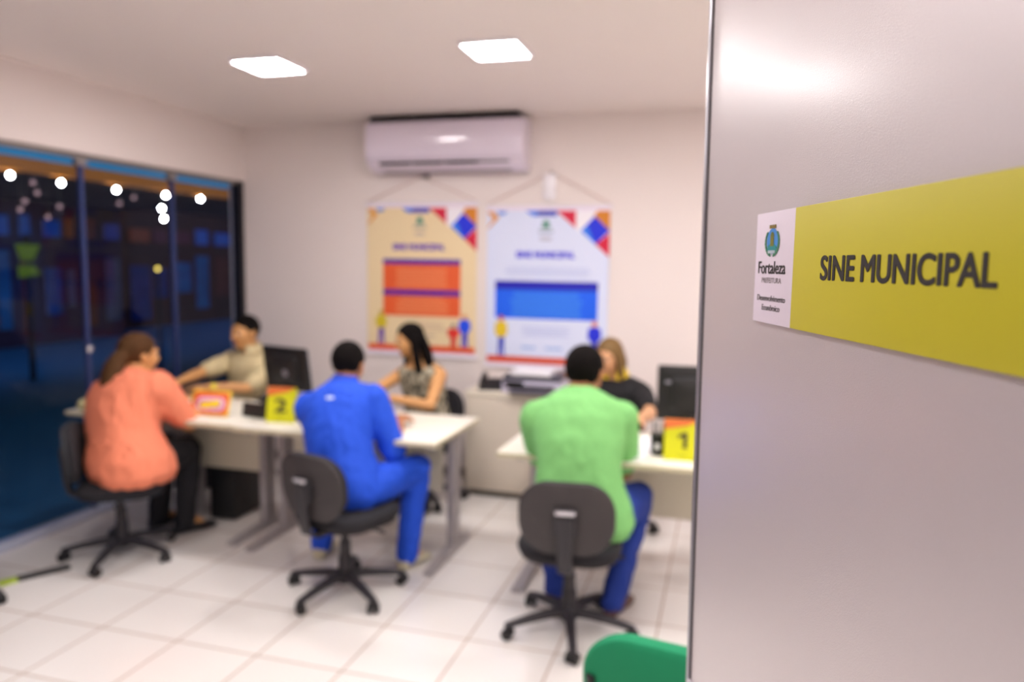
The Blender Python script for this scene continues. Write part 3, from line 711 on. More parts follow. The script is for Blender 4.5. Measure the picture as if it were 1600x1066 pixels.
pc = empty('pen_cup', (-0.345, 3.62, DT)); pc.location.x = -0.292; tag(pc, 'black pen cup with grey pens beside the number 1 sign', 'pen cup')
bm = bmesh.new(); ring_loft(bm, [(V((0, 0, z)), V((1, 0, 0)), V((0, 1, 0)), q, q) for z, q in ((0, .03), (.001, .034), (.10, .036), (.10, .032), (.01, .030))], n=24); link_mesh('cup', bm, BLACKP, pc, True)
bm = bmesh.new(); box(bm, -.012, .012, -.0375, -.033, .03, .06, bev=.003); link_mesh('label_patch', bm, WHITE, pc)
for k, (dx, dy, m_) in enumerate(((.012, .01, STEEL), (-.012, .0, FOOTM), (.0, -.014, STEEL), (.016, -.012, FOOTM))):
    bm = bmesh.new(); tube(bm, [V((dx, dy, .015)), V((dx*1.9, dy*1.9, .155+.006*k))], .0055, 8); o = link_mesh('pen', bm, m_); o.location = pc.location
    tag(o, 'grey pen standing in the black pen cup', 'pen', 'pens in the black cup')

bagm = mat('cream_canvas', '#D8CF9A', .85, var=.15, scale=20, bump=.2)
bg = empty('handbag', (-3.52, 3.30, 0.0)); bg.location = (-3.60, 3.545, DT); tag(bg, 'cream canvas handbag on the window-side desk behind the chair back', 'bag')
bm = bmesh.new(); ring_loft(bm, [(V((0, 0, z)), V((1, 0, 0)), V((0, 1, 0)), a, b, 3) for z, a, b in ((0.001, .10, .04), (.012, .115, .05), (.045, .11, .045), (.062, .10, .02), (.066, .09, .006))], n=24); link_mesh('body', bm, bagm, bg, True)
bm = bmesh.new(); tube(bm, [V((-.06, 0, .055)), V((-.04, -.02, .08)), V((.04, -.02, .08)), V((.06, 0, .055))], .006, 8); link_mesh('handle', bm, bagm, bg, True)

# door wedge / strip on the floor
fs = empty('floor_strip', (-3.38, 2.93, 0), math.radians(60)); tag(fs, 'black rubber strip with a yellow-green end lying on the floor by the window', 'strip')
boxobj('strip', (-.10, .14, -.028, .028, .0, .014), BLACKP, fs, bev=.003)
boxobj('coloured_end', (-.18, -.10, -.03, .03, 0, .012), mat('lime_plastic', '#B9D42A', .5), fs, bev=.003)

# black computer tower / bag under the window-side desk
ct = empty('computer_tower', (-3.02, 4.13, 0)); tag(ct, 'black computer tower on the floor under the window-side desk', 'computer')
boxobj('case', (-.09, .09, -.2, .2, .01, .40), BLACKP, ct, bev=.006)
boxobj('front_panel', (-.085, .085, .199, .208, .02, .39), CHAIRP, ct, bev=.003)

# ------------------------------------------------------------------ people
SKIN = mat('skin_warm', '#D9A066', .5, var=.06, scale=14)
SKIN2 = mat('skin_brown', '#B8794E', .5, var=.06, scale=14)
SKIN3 = mat('skin_light', '#E0A87C', .5, var=.05, scale=14)
HAIRB = mat('hair_black', '#120D0C', .9, var=.4, scale=60, spec=.15, bump=.3, bscale=120)
HAIRBR = mat('hair_brown', '#54361A', .8, var=.35, scale=50, spec=.25, bump=.3, bscale=120)
HAIRBL = mat('hair_dark_blonde', '#80602F', .6, var=.35, scale=50, bump=.3, bscale=120)
EYEW = mat('eye_white', '#E9E4DF', .3); IRIS = mat('iris_brown', '#2A1A12', .3); LIPS = mat('lips', '#A8503F', .45)
Z3 = V((0, 0, 1))
def ik(S, W, l1, l2, hint):
    d = W-S; L = min(d.length, (l1+l2)*.995); dn = d.normalized()
    a = (l1*l1-l2*l2+L*L)/(2*L); hgt = math.sqrt(max(l1*l1-a*a, 0))
    h = (hint-dn*hint.dot(dn)).normalized()
    return S+dn*a+h*hgt, S+dn*L
def hand(bm, Wp, d, pn, side, curl=.5, sc=1.0):
    """Wp wrist, d finger direction, pn palm normal (out of the palm), side +1 if the thumb lies on d x pn"""
    d = d.normalized(); pn = (pn-d*pn.dot(d)).normalized(); t = d.cross(pn)*side
    ring_loft(bm, [(Wp-d*.01, t, pn, .024*sc, .017*sc), (Wp+d*.03*sc, t, pn, .034*sc, .016*sc), (Wp+d*.065*sc, t, pn, .041*sc, .015*sc), (Wp+d*.092*sc, t, pn, .040*sc, .012*sc)], n=16)
    for k, (o, L) in enumerate(((.030, .068), (.010, .078), (-.010, .072), (-.030, .056))):
        b = Wp+d*(.088*sc)+t*(o*sc); c = curl*(.8+.12*k); sp = t*(o*.9)
        d1 = (d*math.cos(c*.5)+pn*math.sin(c*.5)+sp).normalized(); d2 = (d*math.cos(c*1.2)+pn*math.sin(c*1.2)+sp*.5).normalized(); d3 = d*math.cos(c*1.9)+pn*math.sin(c*1.9)
        p1 = b+d1*L*.45*sc; p2 = p1+d2*L*.32*sc; p3 = p2+d3.normalized()*L*.23*sc
        chain(bm, [b-d*.012, b, p1, p2, p3], [.0095*sc, .0095*sc, .0088*sc, .0080*sc, .0070*sc])
    b = Wp+d*.022*sc+t*.026*sc; d1 = (d*.75+t*.75+pn*.25).normalized(); d2 = (d*.95+t*.25+pn*.35).normalized()
    chain(bm, [b, b+d1*.038*sc, b+d1*.038*sc+d2*.030*sc, b+d1*.038*sc+d2*.030*sc+(d2+pn*.3).normalized()*.022*sc], [.013*sc, .011*sc, .010*sc, .0085*sc])

def person(sp):
    P, N = V(sp['pelvis']), V(sp['neck'])
    yp, ys = math.radians(sp['face_p']), math.radians(sp['face_s'])      # clockwise from +Y
    fdir = lambda a: V((math.sin(a), math.cos(a), 0)); ldir = lambda a: V((-math.cos(a), math.sin(a), 0))  # person's left
    fp, fs = fdir(yp), fdir(ys); lp, ls = ldir(yp), ldir(ys)
    wd, dp = sp.get('w', 1), sp.get('d', 1)
    skin = sp['skin']
    root_loc = V((P.x, P.y, 0)); inv = Matrix.Rotation(yp, 4, 'Z') @ Matrix.Translation(-root_loc)
    spine_mid = (P+N)/2 - fs*sp.get('hunch', .05)*1.0
    def sp_pt(t): return P*(1-t)**2+(spine_mid*2-(P+N)*.5)*2*t*(1-t)+N*t*t
    def tor(bm, grow, t0, t1, flare=0.0):
        st = [(-.16, .150, .105), (-.06, .176, .125), (.08, .172, .125), (.25, .150, .112), (.40, .146, .110), (.55, .156, .116), (.70, .172, .118), (.82, .176, .108), (.90, .135, .085), (.97, .078, .066), (1.03, .058, .058)]
        if sp.get('stations'): st = sp['stations']
        rings = []
        for t, rx, ry in st:
            if t < t0 or t > t1: continue
            c = sp_pt(max(t, 0)) + (Z3*t*.55 if t < 0 else V((0, 0, 0)))
            e = .02; tg = (sp_pt(min(max(t, 0)+e, 1))-sp_pt(max(max(t, 0)-e, 0))).normalized()
            tg = Z3.lerp(tg, max(0, min(1, t/.35))).normalized()
            k = max(0, min(1, t)); l = (lp*(1-k)+ls*k); l = (l-tg*l.dot(tg)).normalized(); f = tg.cross(l)
            fl = flare*max(0, .35-t)
            rings.append((c, l, f, rx*wd+grow+fl, ry*dp+grow+fl, 2.3))
        ring_loft(bm, rings, n=28)
    sw = sp.get('sw', .185)
    tgN = (N-sp_pt(.85)).normalized()
    lt = (ls-tgN*ls.dot(tgN)).normalized()
    SB = N-tgN*.118*sp.get('drop', 1.0)
    Sh = {1: SB+lt*sw, -1: SB-lt*sw}     # 1 = left
    arm = {}
    for s, k in ((1, 'L'), (-1, 'R')):
        a = sp['arm'+k]; Wt = V(a['wrist'])
        E_, W_ = ik(Sh[s], Wt, a.get('l1', .285), a.get('l2', .25), V(a['hint'])); arm[s] = (E_, W_, a)
    ar = sp.get('armr', 1.0)
    # ---- head
    Hc = V(sp['head']); yh = math.radians(sp['face_h']); ph_ = math.radians(sp.get('head_pitch', 10))
    f = (fdir(yh)*math.cos(ph_)-Z3*math.sin(ph_)).normalized(); l = ldir(yh)
    tl = math.radians(sp.get('head_tilt', 0)); u = f.cross(l)*-1; u = l.cross(f)*-1 if (l.cross(f)).z < 0 else l.cross(f)
    l, u = l*math.cos(tl)+u*math.sin(tl), u*math.cos(tl)-l*math.sin(tl)
    hs = sp.get('hs', 1.0)
    def hp(a, b, c): return Hc+(f*a+l*b+u*c)*hs
    def hel(bm, a, b, c, ra, rb, rc, **k): ell(bm, hp(a, b, c), ra*hs, rb*hs, rc*hs, f, l, u, **k)
    bm = bmesh.new()
    hel(bm, -.010, 0, .022, .095, .075, .090, u=28, v=20)
    ring_loft(bm, [(hp(.020, 0, .03), f, l, .074*hs, .066*hs), (hp(.022, 0, -.01), f, l, .071*hs, .065*hs), (hp(.026, 0, -.045), f, l, .063*hs, .056*hs), (hp(.036, 0, -.078), f, l, .049*hs, .043*hs), (hp(.046, 0, -.101), f, l, .030*hs, .027*hs)], n=24)
    hel(bm, .068, 0, -.092, .020, .022, .016)                                  # chin
    caps(bm, hp(.086, 0, .014), hp(.106, 0, -.022), .008*hs, .0125*hs, 12)      # nose
    for s in (1, -1):
        hel(bm, .094, s*.011, -.026, .010, .009, .008)                         # nostril
        hel(bm, -.008, s*.076, -.008, .017, .009, .030)                        # ear
        hel(bm, .060, s*.036, -.030, .026, .022, .024)                         # cheek
    caps(bm, hp(.078, .036, .024), hp(.083, .006, .022), .011*hs, .011*hs, 10); caps(bm, hp(.078, -.036, .024), hp(.083, -.006, .022), .011*hs, .011*hs, 10)
    hel(bm, .084, 0, -.056, .011, .024, .012)
    caps(bm, N-tgN*.05, hp(-.018, 0, -.045), .056, .054, 20)
    # ---- trunk and limbs
    tor(bm, 0, -.2, 1.1)
    for s in (1, -1):
        E_, W_, a = arm[s]
        inner = N-tgN*.055+lt*(s*.06)
        chain(bm, [inner, Sh[s]], [.046, .056*ar])
        chain(bm, [Sh[s], Sh[s]+(E_-Sh[s])*.35, E_], [.056*ar, .050*ar, .038*ar])
        chain(bm, [E_, E_+(W_-E_)*.3, W_], [.038*ar, .040*ar, .025])
        hand(bm, W_, V(a['dir']), V(a.get('pn', (0, 0, -1))), s if True else 1, a.get('curl', .6))
    legs = {}
    for s, k in ((1, 'L'), (-1, 'R')):
        hip = P+lp*(s*.092*wd)-Z3*.01; kn = V(sp['knee'+k]); an = V(sp['ankle'+k]); legs[s] = (hip, kn, an)
        tr = sp.get('thigh', 1.0)
        chain(bm, [hip, hip+(kn-hip)*.5, kn], [.088*tr, .076*tr, .056]); chain(bm, [kn, kn+(an-kn)*.3, an], [.054, .054, .036])
        toe = V(sp.get('toe'+k, tuple(fp))); toe.z = 0; toe.normalize()
        chain(bm, [an, V((an.x, an.y, .045))+toe*.10], [.036, .026])
    body = remeshed('person', bm, skin, None, .0062, 3, inv)
    body.location = root_loc; body.rotation_euler = (0, 0, -yp)
    tag(body, sp['label'], 'person', None)
    # ---- face details
    def small(name, bmx, m, parent=body):
        bmx.transform(inv); return link_mesh(name, bmx, m, parent, True)
    for s in (1, -1):
        b = bmesh.new(); hel(b, .0748, s*.031, .004, .0125, .0140, .0070); ey = small('eye', b, EYEW)
        b = bmesh.new(); hel(b, .0835, s*.031, .004, .0045, .0060, .0060); small('iris', b, IRIS, ey)
        b = bmesh.new(); tube(b, [hp(.089, s*.014, .024), hp(.091, s*.032, .030), hp(.082, s*.050, .025)], [.0028, .0034, .002], 8); small('eyebrow', b, sp['hairm'])
    b = bmesh.new(); hel(b, .0915, 0, -.052, .006, .021, .0045); hel(b, .0905, 0, -.0600, .006, .018, .005); small('mouth', b, LIPS)
    # ---- hair
    b = bmesh.new(); t = bmesh.new(); bmesh.ops.create_icosphere(t, subdivisions=4, radius=1)
    hl = sp.get('hairline', .055); lo = sp.get('hair_low', -.055)
    for v in t.verts:
        x, y, z = v.co; px, py, pz = -.014+x*.099, y*.081, .026+z*.093
        # hair lower limit rises towards the face
        lim = lo+(hl-lo)*max(0, min(1, (px+.045)/.115))**sp.get('hairpow', 1.0)
        if pz < lim:
            k = min(1, (lim-pz)/.02); px, py, pz = px*(1-.16*k)-.004*k, py*(1-.18*k), pz+(lim-pz)*.25*k
        v.co = hp(px, py, pz)
    merge(b, t)
    for fn in sp.get('locks', ()):   # lists of (f,l,u,ra,rb)
        rings = []
        pts = [hp(*q[:3]) for q in fn]
        for i, q in enumerate(fn):
            dd = (pts[min(i+1, len(pts)-1)]-pts[max(i-1, 0)]).normalized(); x_ = (l-dd*l.dot(dd)).normalized(); y_ = dd.cross(x_)
            rings.append((pts[i], x_, y_, q[3]*hs, q[4]*hs))
        ring_loft(b, rings, n=20)
    remeshed('hair', b, sp['hairm'], body, .006, 2, inv, fold=.003, fscale=38)
    if sp.get('tie'):
        b = bmesh.new(); c = hp(*sp['tie']); ell(b, c, .017, .017, .013); small('hair_clip', b, CHROME)
    # ---- clothes
    g = sp.get('grow', .013); b = bmesh.new(); tor(b, g, sp.get('shirt_t0', -.12), sp.get('shirt_t1', .98), sp.get('flare', 0))
    if sp.get('sleeve', .6) > 0:
        for s in (1, -1):
            E_, W_, a = arm[s]; sl = sp.get('sleeve', .6)
            chain(b, [N-tgN*.06+lt*(s*.06), Sh[s]], [.050+g*.6, .058*ar+g]) 
            m1 = min(sl, 1); e1 = Sh[s]+(E_-Sh[s])*m1
            chain(b, [Sh[s], Sh[s]+(e1-Sh[s])*.5, e1], [.060*ar+g, .055*ar+g, (.046 if sl <= 1 else .042)*ar+g])
            if sl > 1: chain(b, [E_, E_+(W_-E_)*(sl-1)], [.042*ar+g, .036*ar+g])
    else:
        for s in (1, -1): chain(b, [N-tgN*.06+lt*(s*.05), SB+lt*(s*sw*.62)], [.052, .050])
    for e in sp.get('shirt_extra', ()): ell(b, V(e[0]), *e[1])
    sh = remeshed('shirt' if sp.get('sleeve', .6) > 0 else 'top', b, sp['shirtm'], body, .0085, 8, inv, fold=sp.get('fold', .006), fscale=11)
    if sp.get('collar'):
        b = bmesh.new(); rings = []
        n = 26; pts = []
        cx = N+tgN*.010; up = (tgN*.8+u*.2).normalized(); lx = (ls-up*ls.dot(up)).normalized(); fx = up.cross(lx); fx = -fx if fx.dot(fs) < 0 else fx
        lo1, hi1, ot = [], [], []
        for i in range(n+1):
            a = -PI/2+.28+(2*PI-.56)*i/n; a += PI
            dv = lx*math.cos(a)+fx*math.sin(a)
            hi1.append(b.verts.new(cx+dv*.066+up*.045)); lo1.append(b.verts.new(cx+dv*.092-up*.012)); ot.append(b.verts.new(cx+dv*.070+up*.0))
        for i in range(n):
            b.faces.new((hi1[i], hi1[i+1], lo1[i+1], lo1[i])); b.faces.new((hi1[i+1], hi1[i], ot[i], ot[i+1]))
        small('collar', b, sp['collar'], sh)
    if sp.get('back_label'):
        c, r_ = sp['back_label']; b = bmesh.new(); ell(b, V(c), *r_); small('logo', b, mat('white_print', '#D8E4F8', .6), sh)
    b = bmesh.new()
    tor(b, .010, -.2, .12)
    for s in (1, -1):
        hip, kn, an = legs[s]; tr = sp.get('thigh', 1.0)
        chain(b, [hip, hip+(kn-hip)*.5, kn], [.096*tr, .086*tr, .070]); en = kn+(an-kn)*1.06
        chain(b, [kn, kn+(an-kn)*.35, en], [.069, .066, .056])
    remeshed('trousers', b, sp['legm'], body, .0085, 7, inv, fold=.006, fscale=12)
    for s, k in ((1, 'L'), (-1, 'R')):
        hip, kn, an = legs[s]; toe = V(sp.get('toe'+k, tuple(fp))); toe.z = 0; toe.normalize(); sd = Z3.cross(toe)
        b = bmesh.new(); base = V((an.x, an.y, 0)); lift = max(an.z-.09, 0)
        rings = []
        for d_, hw, hh in ((-.065, .020, .030), (-.055, .033, .055), (-.02, .038, .072), (.04, .042, .062), (.10, .048, .045), (.15, .045, .034), (.185, .030, .024), (.195, .012, .012)):
            rings.append((base+toe*d_+Z3*(hh/2+.001+lift), sd, Z3, hw, hh/2, 2.8))
        ring_loft(b, rings, n=20); chain(b, [base+Z3*(.05+lift), base+Z3*(.085+lift)], [.043, .043])
        small('shoe', b, sp['shoem'])
    return body

SALMON = mat('salmon_fabric', '#F08A68', .85, var=.05, scale=10, bump=.1)
ROYAL = mat('royal_blue_cotton', '#1650D8', .8, var=.06, scale=10, bump=.1)
GREENT = mat('light_green_cotton', '#7EC272', .85, var=.04, scale=10, bump=.08)
BEIGE = mat('beige_polo', '#D8C79A', .85, var=.05, scale=14, bump=.1)
BLKT = mat('black_top_fabric', '#17161A', .85)
CAMO = mat('patterned_top', '#B8AE96', .8, scale=26, col2='#3A3728')
BLKTR = mat('black_trousers', '#15141A', .85)
JEAN = mat('blue_denim', '#16358E', .85, var=.12, scale=40, bump=.1)
BROWNSH = mat('brown_shoe_leather', '#5A3A30', .5); CREAMSH = mat('cream_shoe', '#CFC6A8', .6); BLKSH = mat('black_shoe', '#17151A', .5)

# salmon-shirted woman by the window
person(dict(label='woman in a salmon blouse with a brown ponytail, seated at the window-side desk', skin=SKIN, hairm=HAIRBR,
    pelvis=(-3.125, 3.31, .53), neck=(-3.235, 3.51, .975), face_p=28, face_s=18, w=1.34, d=1.30, sw=.205, armr=1.22, drop=.95,
    head=(-3.265, 3.54, 1.095), face_h=22, head_pitch=6, hs=1.07, hunch=.07,
    armL=dict(wrist=(-3.25, 3.84, .785), hint=(-.4, -.2, -1), dir=(.2, 1, 0), curl=.3), armR=dict(wrist=(-3.02, 3.78, .80), hint=(.5, -.3, -1), dir=(-.5, 1, .0), curl=.3),
    kneeL=(-3.28, 3.74, .52), kneeR=(-3.07, 3.70, .52), ankleL=(-3.30, 3.70, .10), ankleR=(-3.08, 3.66, .10), toeL=(.3, .9, 0), toeR=(.4, .9, 0), thigh=1.15,
    shirtm=SALMON, sleeve=.75, flare=.07, shirt_t0=-.2, grow=.02, fold=.008, legm=BLKTR, shoem=BLKSH, hair_low=-.075, hairline=.06,
    locks=[[(-.080, 0, .01, .04, .03), (-.115, -.03, -.020, .046, .038), (-.145, -.05, -.06, .060, .045), (-.168, -.075, -.10, .064, .045), (-.185, -.095, -.145, .054, .040), (-.195, -.105, -.19, .034, .028), (-.198, -.11, -.22, .012, .01)]], tie=(-.118, .0, -.005)))
# visitor in blue
person(dict(label='man in a royal blue overall with short black hair, seated at the middle desk', skin=SKIN2, hairm=HAIRB,
    pelvis=(-1.79, 3.30, .53), neck=(-1.945, 3.55, .985), face_p=8, face_s=2, w=1.02, d=1.1, sw=.172, armr=1.1,
    head=(-1.945, 3.60, 1.10), face_h=-3, head_pitch=14, hs=1.05, hunch=.07,
    armL=dict(wrist=(-2.03, 3.76, .80), hint=(.0, -.3, -1), dir=(.5, 1, 0), curl=.5), armR=dict(wrist=(-1.70, 3.72, .79), hint=(.45, -.5, -1), dir=(-.3, 1, 0), curl=.5),
    kneeL=(-2.06, 3.66, .53), kneeR=(-1.55, 3.62, .56), ankleL=(-2.12, 3.60, .10), ankleR=(-1.60, 3.60, .10), toeL=(-.2, 1, 0), toeR=(.2, 1, 0), thigh=1.08,
    shirtm=ROYAL, sleeve=.98, grow=.016, fold=.007, back_label=((-1.900, 3.330, .960), (.030, .016, .012)), legm=ROYAL, shoem=CREAMSH, collar=ROYAL, hair_low=-.06, hairline=.05))
# visitor in green
person(dict(label='man in a light green T-shirt and blue jeans, seated at the right desk', skin=SKIN2, hairm=HAIRB,
    pelvis=(-.60, 3.26, .53), neck=(-.665, 3.52, 1.035), face_p=-4, face_s=-8, w=1.20, d=1.15, sw=.195, armr=1.2, drop=1.3,
    head=(-.652, 3.57, 1.128), face_h=8, head_pitch=18, hs=1.14, hunch=.08,
    armL=dict(wrist=(-.80, 3.74, .80), hint=(-.2, -.4, -1), dir=(.6, 1, 0), curl=.5), armR=dict(wrist=(-.52, 3.73, .80), hint=(.25, -.4, -1), dir=(-.4, 1, 0), curl=.5),
    kneeL=(-.83, 3.64, .53), kneeR=(-.37, 3.60, .53), ankleL=(-.75, 3.46, .10), ankleR=(-.45, 3.40, .10), toeL=(-.3, 1, 0), toeR=(.25, 1, 0), thigh=1.15,
    shirtm=GREENT, sleeve=.80, flare=.05, shirt_t0=-.2, grow=.015, fold=.004, legm=JEAN, shoem=BROWNSH, hair_low=-.07, hairline=.05))
# clerk in the beige polo
person(dict(label='man in a beige polo shirt with dark hair, facing the camera behind the window-side desk', skin=SKIN, hairm=HAIRB,
    pelvis=(-3.38, 4.74, .53), neck=(-3.335, 4.70, .995), face_p=180, face_s=186, w=1.06, d=1.05, sw=.185,
    head=(-3.345, 4.655, 1.130), face_h=196, head_pitch=6, hs=1.05, hunch=.02,
    armL=dict(wrist=(-3.36, 4.26, .785), hint=(.9, .3, -.6), dir=(-.9, -.35, 0), curl=.3), armR=dict(wrist=(-3.60, 4.08, .785), hint=(-1, .2, -.3), dir=(.1, -1, 0), curl=.3),
    kneeL=(-3.30, 4.36, .53), kneeR=(-3.54, 4.36, .53), ankleL=(-3.30, 4.42, .10), ankleR=(-3.54, 4.42, .10),
    shirtm=BEIGE, sleeve=.78, legm=BLKTR, shoem=BLKSH, collar=BEIGE, hair_low=-.05, hairline=.062))
# long-haired clerk
person(dict(label='woman with long black hair in a sleeveless patterned top, behind the middle desk', skin=SKIN, hairm=HAIRB,
    pelvis=(-1.97, 4.76, .53), neck=(-2.015, 4.70, 1.00), face_p=190, face_s=198, w=.95, d=.95, sw=.165, armr=.9,
    head=(-2.055, 4.655, 1.130), face_h=232, head_pitch=14, hs=.96, hunch=.02,
    armL=dict(wrist=(-2.02, 4.31, .785), hint=(1, .1, -.7), dir=(-1, -.15, 0), curl=.3), armR=dict(wrist=(-2.17, 4.27, .785), hint=(-1, .1, -.4), dir=(.2, -1, 0), curl=.3),
    kneeL=(-1.86, 4.36, .53), kneeR=(-2.08, 4.36, .53), ankleL=(-1.86, 4.42, .10), ankleR=(-2.08, 4.42, .10),
    shirtm=CAMO, sleeve=0, grow=.010, fold=.005, shirt_t1=.93, legm=BLKTR, shoem=BLKSH, hair_low=-.09, hairline=.066, hairpow=1.2,
    locks=[[(-.05, 0, .03, .075, .05), (-.075, 0, -.04, .085, .045), (-.085, .01, -.11, .09, .045), (-.08, .03, -.18, .085, .04), (-.06, .05, -.25, .065, .03), (-.05, .055, -.29, .03, .015)],
           [(-.02, .068, .02, .030, .03), (-.005, .082, -.06, .032, .028), (.005, .088, -.14, .036, .028), (.005, .085, -.22, .034, .024), (.0, .08, -.28, .016, .01)],
           [(-.02, -.065, .02, .028, .03), (.005, -.075, -.06, .03, .026), (.03, -.07, -.14, .036, .028), (.045, -.06, -.21, .034, .026), (.045, -.055, -.27, .016, .01)]]))
# clerk in black
person(dict(label='woman in a black top with dark blonde hair, partly hidden behind the visitor in green', skin=SKIN3, hairm=HAIRBL,
    pelvis=(-.68, 4.76, .53), neck=(-.665, 4.70, .965), face_p=178, face_s=183, w=1.0, d=1.0, sw=.17,
    head=(-.695, 4.645, 1.085), face_h=205, head_pitch=14, hs=.96, hunch=.02,
    armL=dict(wrist=(-.45, 4.22, .785), hint=(1, .1, -.7), dir=(-.3, -1, 0), curl=.5), armR=dict(wrist=(-.80, 4.24, .785), hint=(-1, .1, -.5), dir=(.2, -1, 0), curl=.4),
    kneeL=(-.56, 4.36, .53), kneeR=(-.79, 4.36, .53), ankleL=(-.56, 4.42, .10), ankleR=(-.79, 4.42, .10),
    shirtm=BLKT, sleeve=.7, legm=BLKTR, shoem=BLKSH, collar=mat('yellow_lanyard', '#E8C81E', .6), hair_low=-.10, hairline=.064, hairpow=1.2,
    locks=[[(-.05, 0, .02, .078, .05), (-.07, 0, -.05, .082, .045), (-.075, 0, -.12, .07, .04), (-.06, 0, -.17, .03, .02)],
           [(-.015, .066, .02, .028, .03), (.0, .078, -.06, .028, .026), (.01, .08, -.12, .022, .02), (.01, .08, -.16, .01, .01)]]))


# ------------------------------------------------------------------ outside, at night
struct(boxobj('ground', (-30, XL-0.09, -14, 40, -0.12, -0.02), mat('night_paving', '#1F6488', .7, var=.2, scale=.6)))
cn = empty('canopy', (-6.0, 7, 2.4)); tag(cn, 'blue and orange edge of a canopy outside the window', 'canopy')
boxobj('blue_fascia', (-.06, .0, -4.5, 8, .12, .215), mat('canopy_blue', '#1E98D0', .5), cn)
boxobj('orange_fascia', (-.10, -.02, -4.5, 8, 0.0, .12), mat('canopy_orange', '#A86410', .5), cn)
boxobj('soffit', (-3.2, -.10, -4.5, 8, .04, .08), mat('canopy_soffit', '#3A3440', .8), cn)
BULB = emis('bulb_glow', (1, .97, .88), 170)
REFLD = emis('reflection_glow_dim', (1, .6, .6), .55)
BULBY = emis('bulb_glow_yellow', (1, .7, .12), 3)
def bulb_or_glint(x, y, z, m, label, r=.020, grp='small white lamps outside the window'):
    e = empty('lamp_or_glint', (x, y, z)); tag(e, label, 'lamp', grp)
    bm = bmesh.new(); ell(bm, V((0, 0, 0)), r, r, r, u=12, v=8); link_mesh('bulb_or_glint', bm, m, e, True)
    bm = bmesh.new(); (tube(bm, [V((0, 0, r)), V((0, 0, 2.41-z if x > -6.2 else 2.445-z))], .005, 8) if x > -7 else tube(bm, [V((0, 0, -z-.02)), V((0, 0, -r))], .02, 8)); link_mesh('holder', bm, DARK, e)
for y, z, t in ((5.14, 2.35, 'first'), (5.66, 2.34, 'second'), (6.32, 2.34, 'third'), (7.02, 2.35, 'fourth'), (7.59, 2.36, 'fifth')):
    bulb_or_glint(-6.03, y, z, BULB, '%s bright lamp from the left in the row outside the window' % t)
bulb_or_glint(-6.03, 6.95, 2.20, BULB, 'bright outdoor lamp hanging just below the row'); bulb_or_glint(-6.03, 6.98, 2.09, BULB, 'lowest bright outdoor lamp, below the row')
for i, (y, z) in enumerate(((5.36, 2.31), (5.40, 2.22), (5.27, 2.13), (5.63, 2.11), (6.35, 2.20), (6.55, 2.28), (5.50, 2.0), (5.22, 2.05))):
    bulb_or_glint(-6.3, y*1.045, z+.03, REFLD, 'faint pinkish disc standing in for a ceiling light reflected in the window', .022, 'faint pinkish discs imitating reflections in the window')  # glowing balls imitate ceiling lights reflected in the glass
bulb_or_glint(-8.0, 9.10, 1.50, BULBY, 'yellow outdoor lamp low in the dark', .03, 'yellow lamps outside'); bulb_or_glint(-8.0, 9.45, 1.52, BULBY, 'yellow outdoor lamp low in the dark, right of the other', .022, 'yellow lamps outside')
gs = empty('lit_sign', (-9, 7.86, 1.55)); tag(gs, 'yellow-green lit arrow-shaped sign outside at the left', 'sign')
LG = emis('lime_lit', (.45, .75, .04), .13)
def prism(name, pts, m, p, x0=-.03, x1=.03):
    bm = bmesh.new(); a = [bm.verts.new((x0, y, z)) for y, z in pts]; b = [bm.verts.new((x1, y, z)) for y, z in pts]
    bm.faces.new(a); bm.faces.new(b[::-1])
    for i in range(len(a)): bm.faces.new((a[i], b[i], b[(i+1) % len(a)], a[(i+1) % len(a)]))
    return link_mesh(name, bm, m, p)
prism('upper_shape', [(-.16, .26), (.18, .26), (.07, .05), (-.07, .05)], LG, gs); prism('lower_shape', [(-.12, -.02), (.08, -.02), (.16, -.14), (-.12, -.18)], LG, gs)
boxobj('post', (-.02, .02, -.03, .03, -1.57, .4), DARK, gs)
rnd = random.Random(5)
cols = ['#123A78', '#3A2A48', '#5A3426', '#1A2450', '#2A2A4A', '#14406A', '#4A2A30', '#22304E']
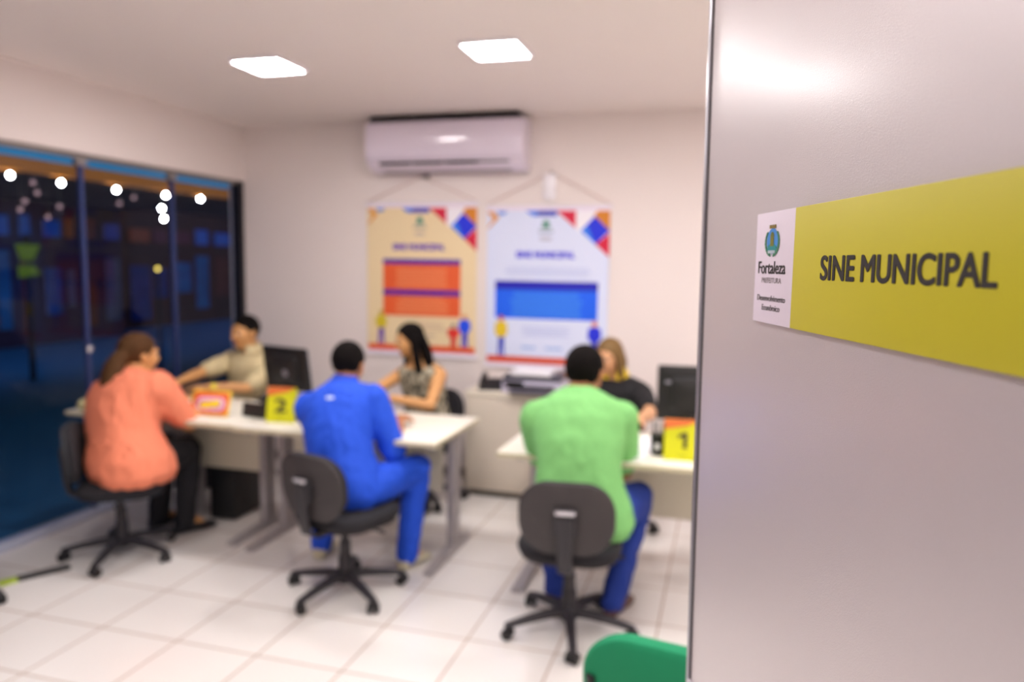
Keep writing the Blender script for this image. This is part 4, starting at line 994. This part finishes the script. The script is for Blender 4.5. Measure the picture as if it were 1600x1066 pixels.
for i, (y0, y1, x, h) in enumerate(((3.5, 9.3, -11.5, 3.2), (9.6, 13.2, -12.5, 2.7), (13.5, 19.0, -13.5, 3.4), (19.5, 27, -14.5, 2.9))):
    k = empty('kiosk', (x, (y0+y1)/2, -.02)); tag(k, ['long dark blue stall at the far left outside the window', 'brownish stall outside, right of the long blue one', 'stall with pale blue fronts outside, behind the right pane', 'farthest dark stall outside the window'][i], 'building', 'market stalls outside')
    W2 = (y1-y0)/2
    boxobj('walls', (-1.5, 0, -W2, W2, 0, h), mat('stall_wall%d' % i, cols[i], .8, var=.3, scale=1.5), k)
    boxobj('roof', (-1.7, .5, -W2-.1, W2+.1, h, h+.12), mat('stall_roof', '#2A2030', .8), k)
    n = 9 if i == 0 else 7
    for j in range(n):
        a = -W2+.2+j*(2*W2-.2)/n; b_ = a+(2*W2-.2)/n-.12-.2*rnd.random()
        c = rnd.choice(['#1A58B0', '#2A78C0', '#7A3A28', '#283A90', '#5A6A90'])
        e = .10 if rnd.random() < .7 else .04
        boxobj('shop_front', (0, .03, a, b_, .15+rnd.random()*.8, 1.2+rnd.random()*.7), mat('front_%s' % c[1:], c, .6, var=.9, scale=3.2, emit=.045), k)
        boxobj('sign_board', (0, .05, a, b_, 2.05, 2.35+.1*rnd.random()), mat('board_%d_%d' % (i, j), rnd.choice(['#2440A8', '#A04A24', '#3A6AC0', '#6A3038']), .6, emit=.07), k)
def outdoor_fill(x, y, z, e, col, size):  # added area lights that brighten the exterior, no fixture there
    d = bpy.data.lights.new('area', 'AREA'); d.energy = e; d.color = col; d.size = size
    o = bpy.data.objects.new('added_outdoor_fill', d); C.objects.link(o); o.location = (x, y, z)
outdoor_fill(-9.5, 9, 4.6, 60, (.35, .55, 1), 2.0)
outdoor_fill(-10, 17, 5.0, 80, (.4, .5, 1), 2.0)

# added unseen strip light outside, throwing light across onto the canopy edge
d = bpy.data.lights.new('area', 'AREA'); d.shape = 'RECTANGLE'; d.size = 9.0; d.size_y = .12; d.energy = 19; d.color = (1, .96, .9); d.spread = math.radians(70)
wl = bpy.data.objects.new('added_canopy_fill', d); C.objects.link(wl); wl.location = (-4.15, 7.0, 2.78)
wl.rotation_euler = V((-1.85, 0, -.28)).to_track_quat('-Z', 'X').to_euler()
ax_ = wl.rotation_euler.to_matrix() @ V((1, 0, 0))
if abs(ax_.y) < .7: d.size, d.size_y = .12, 9.0
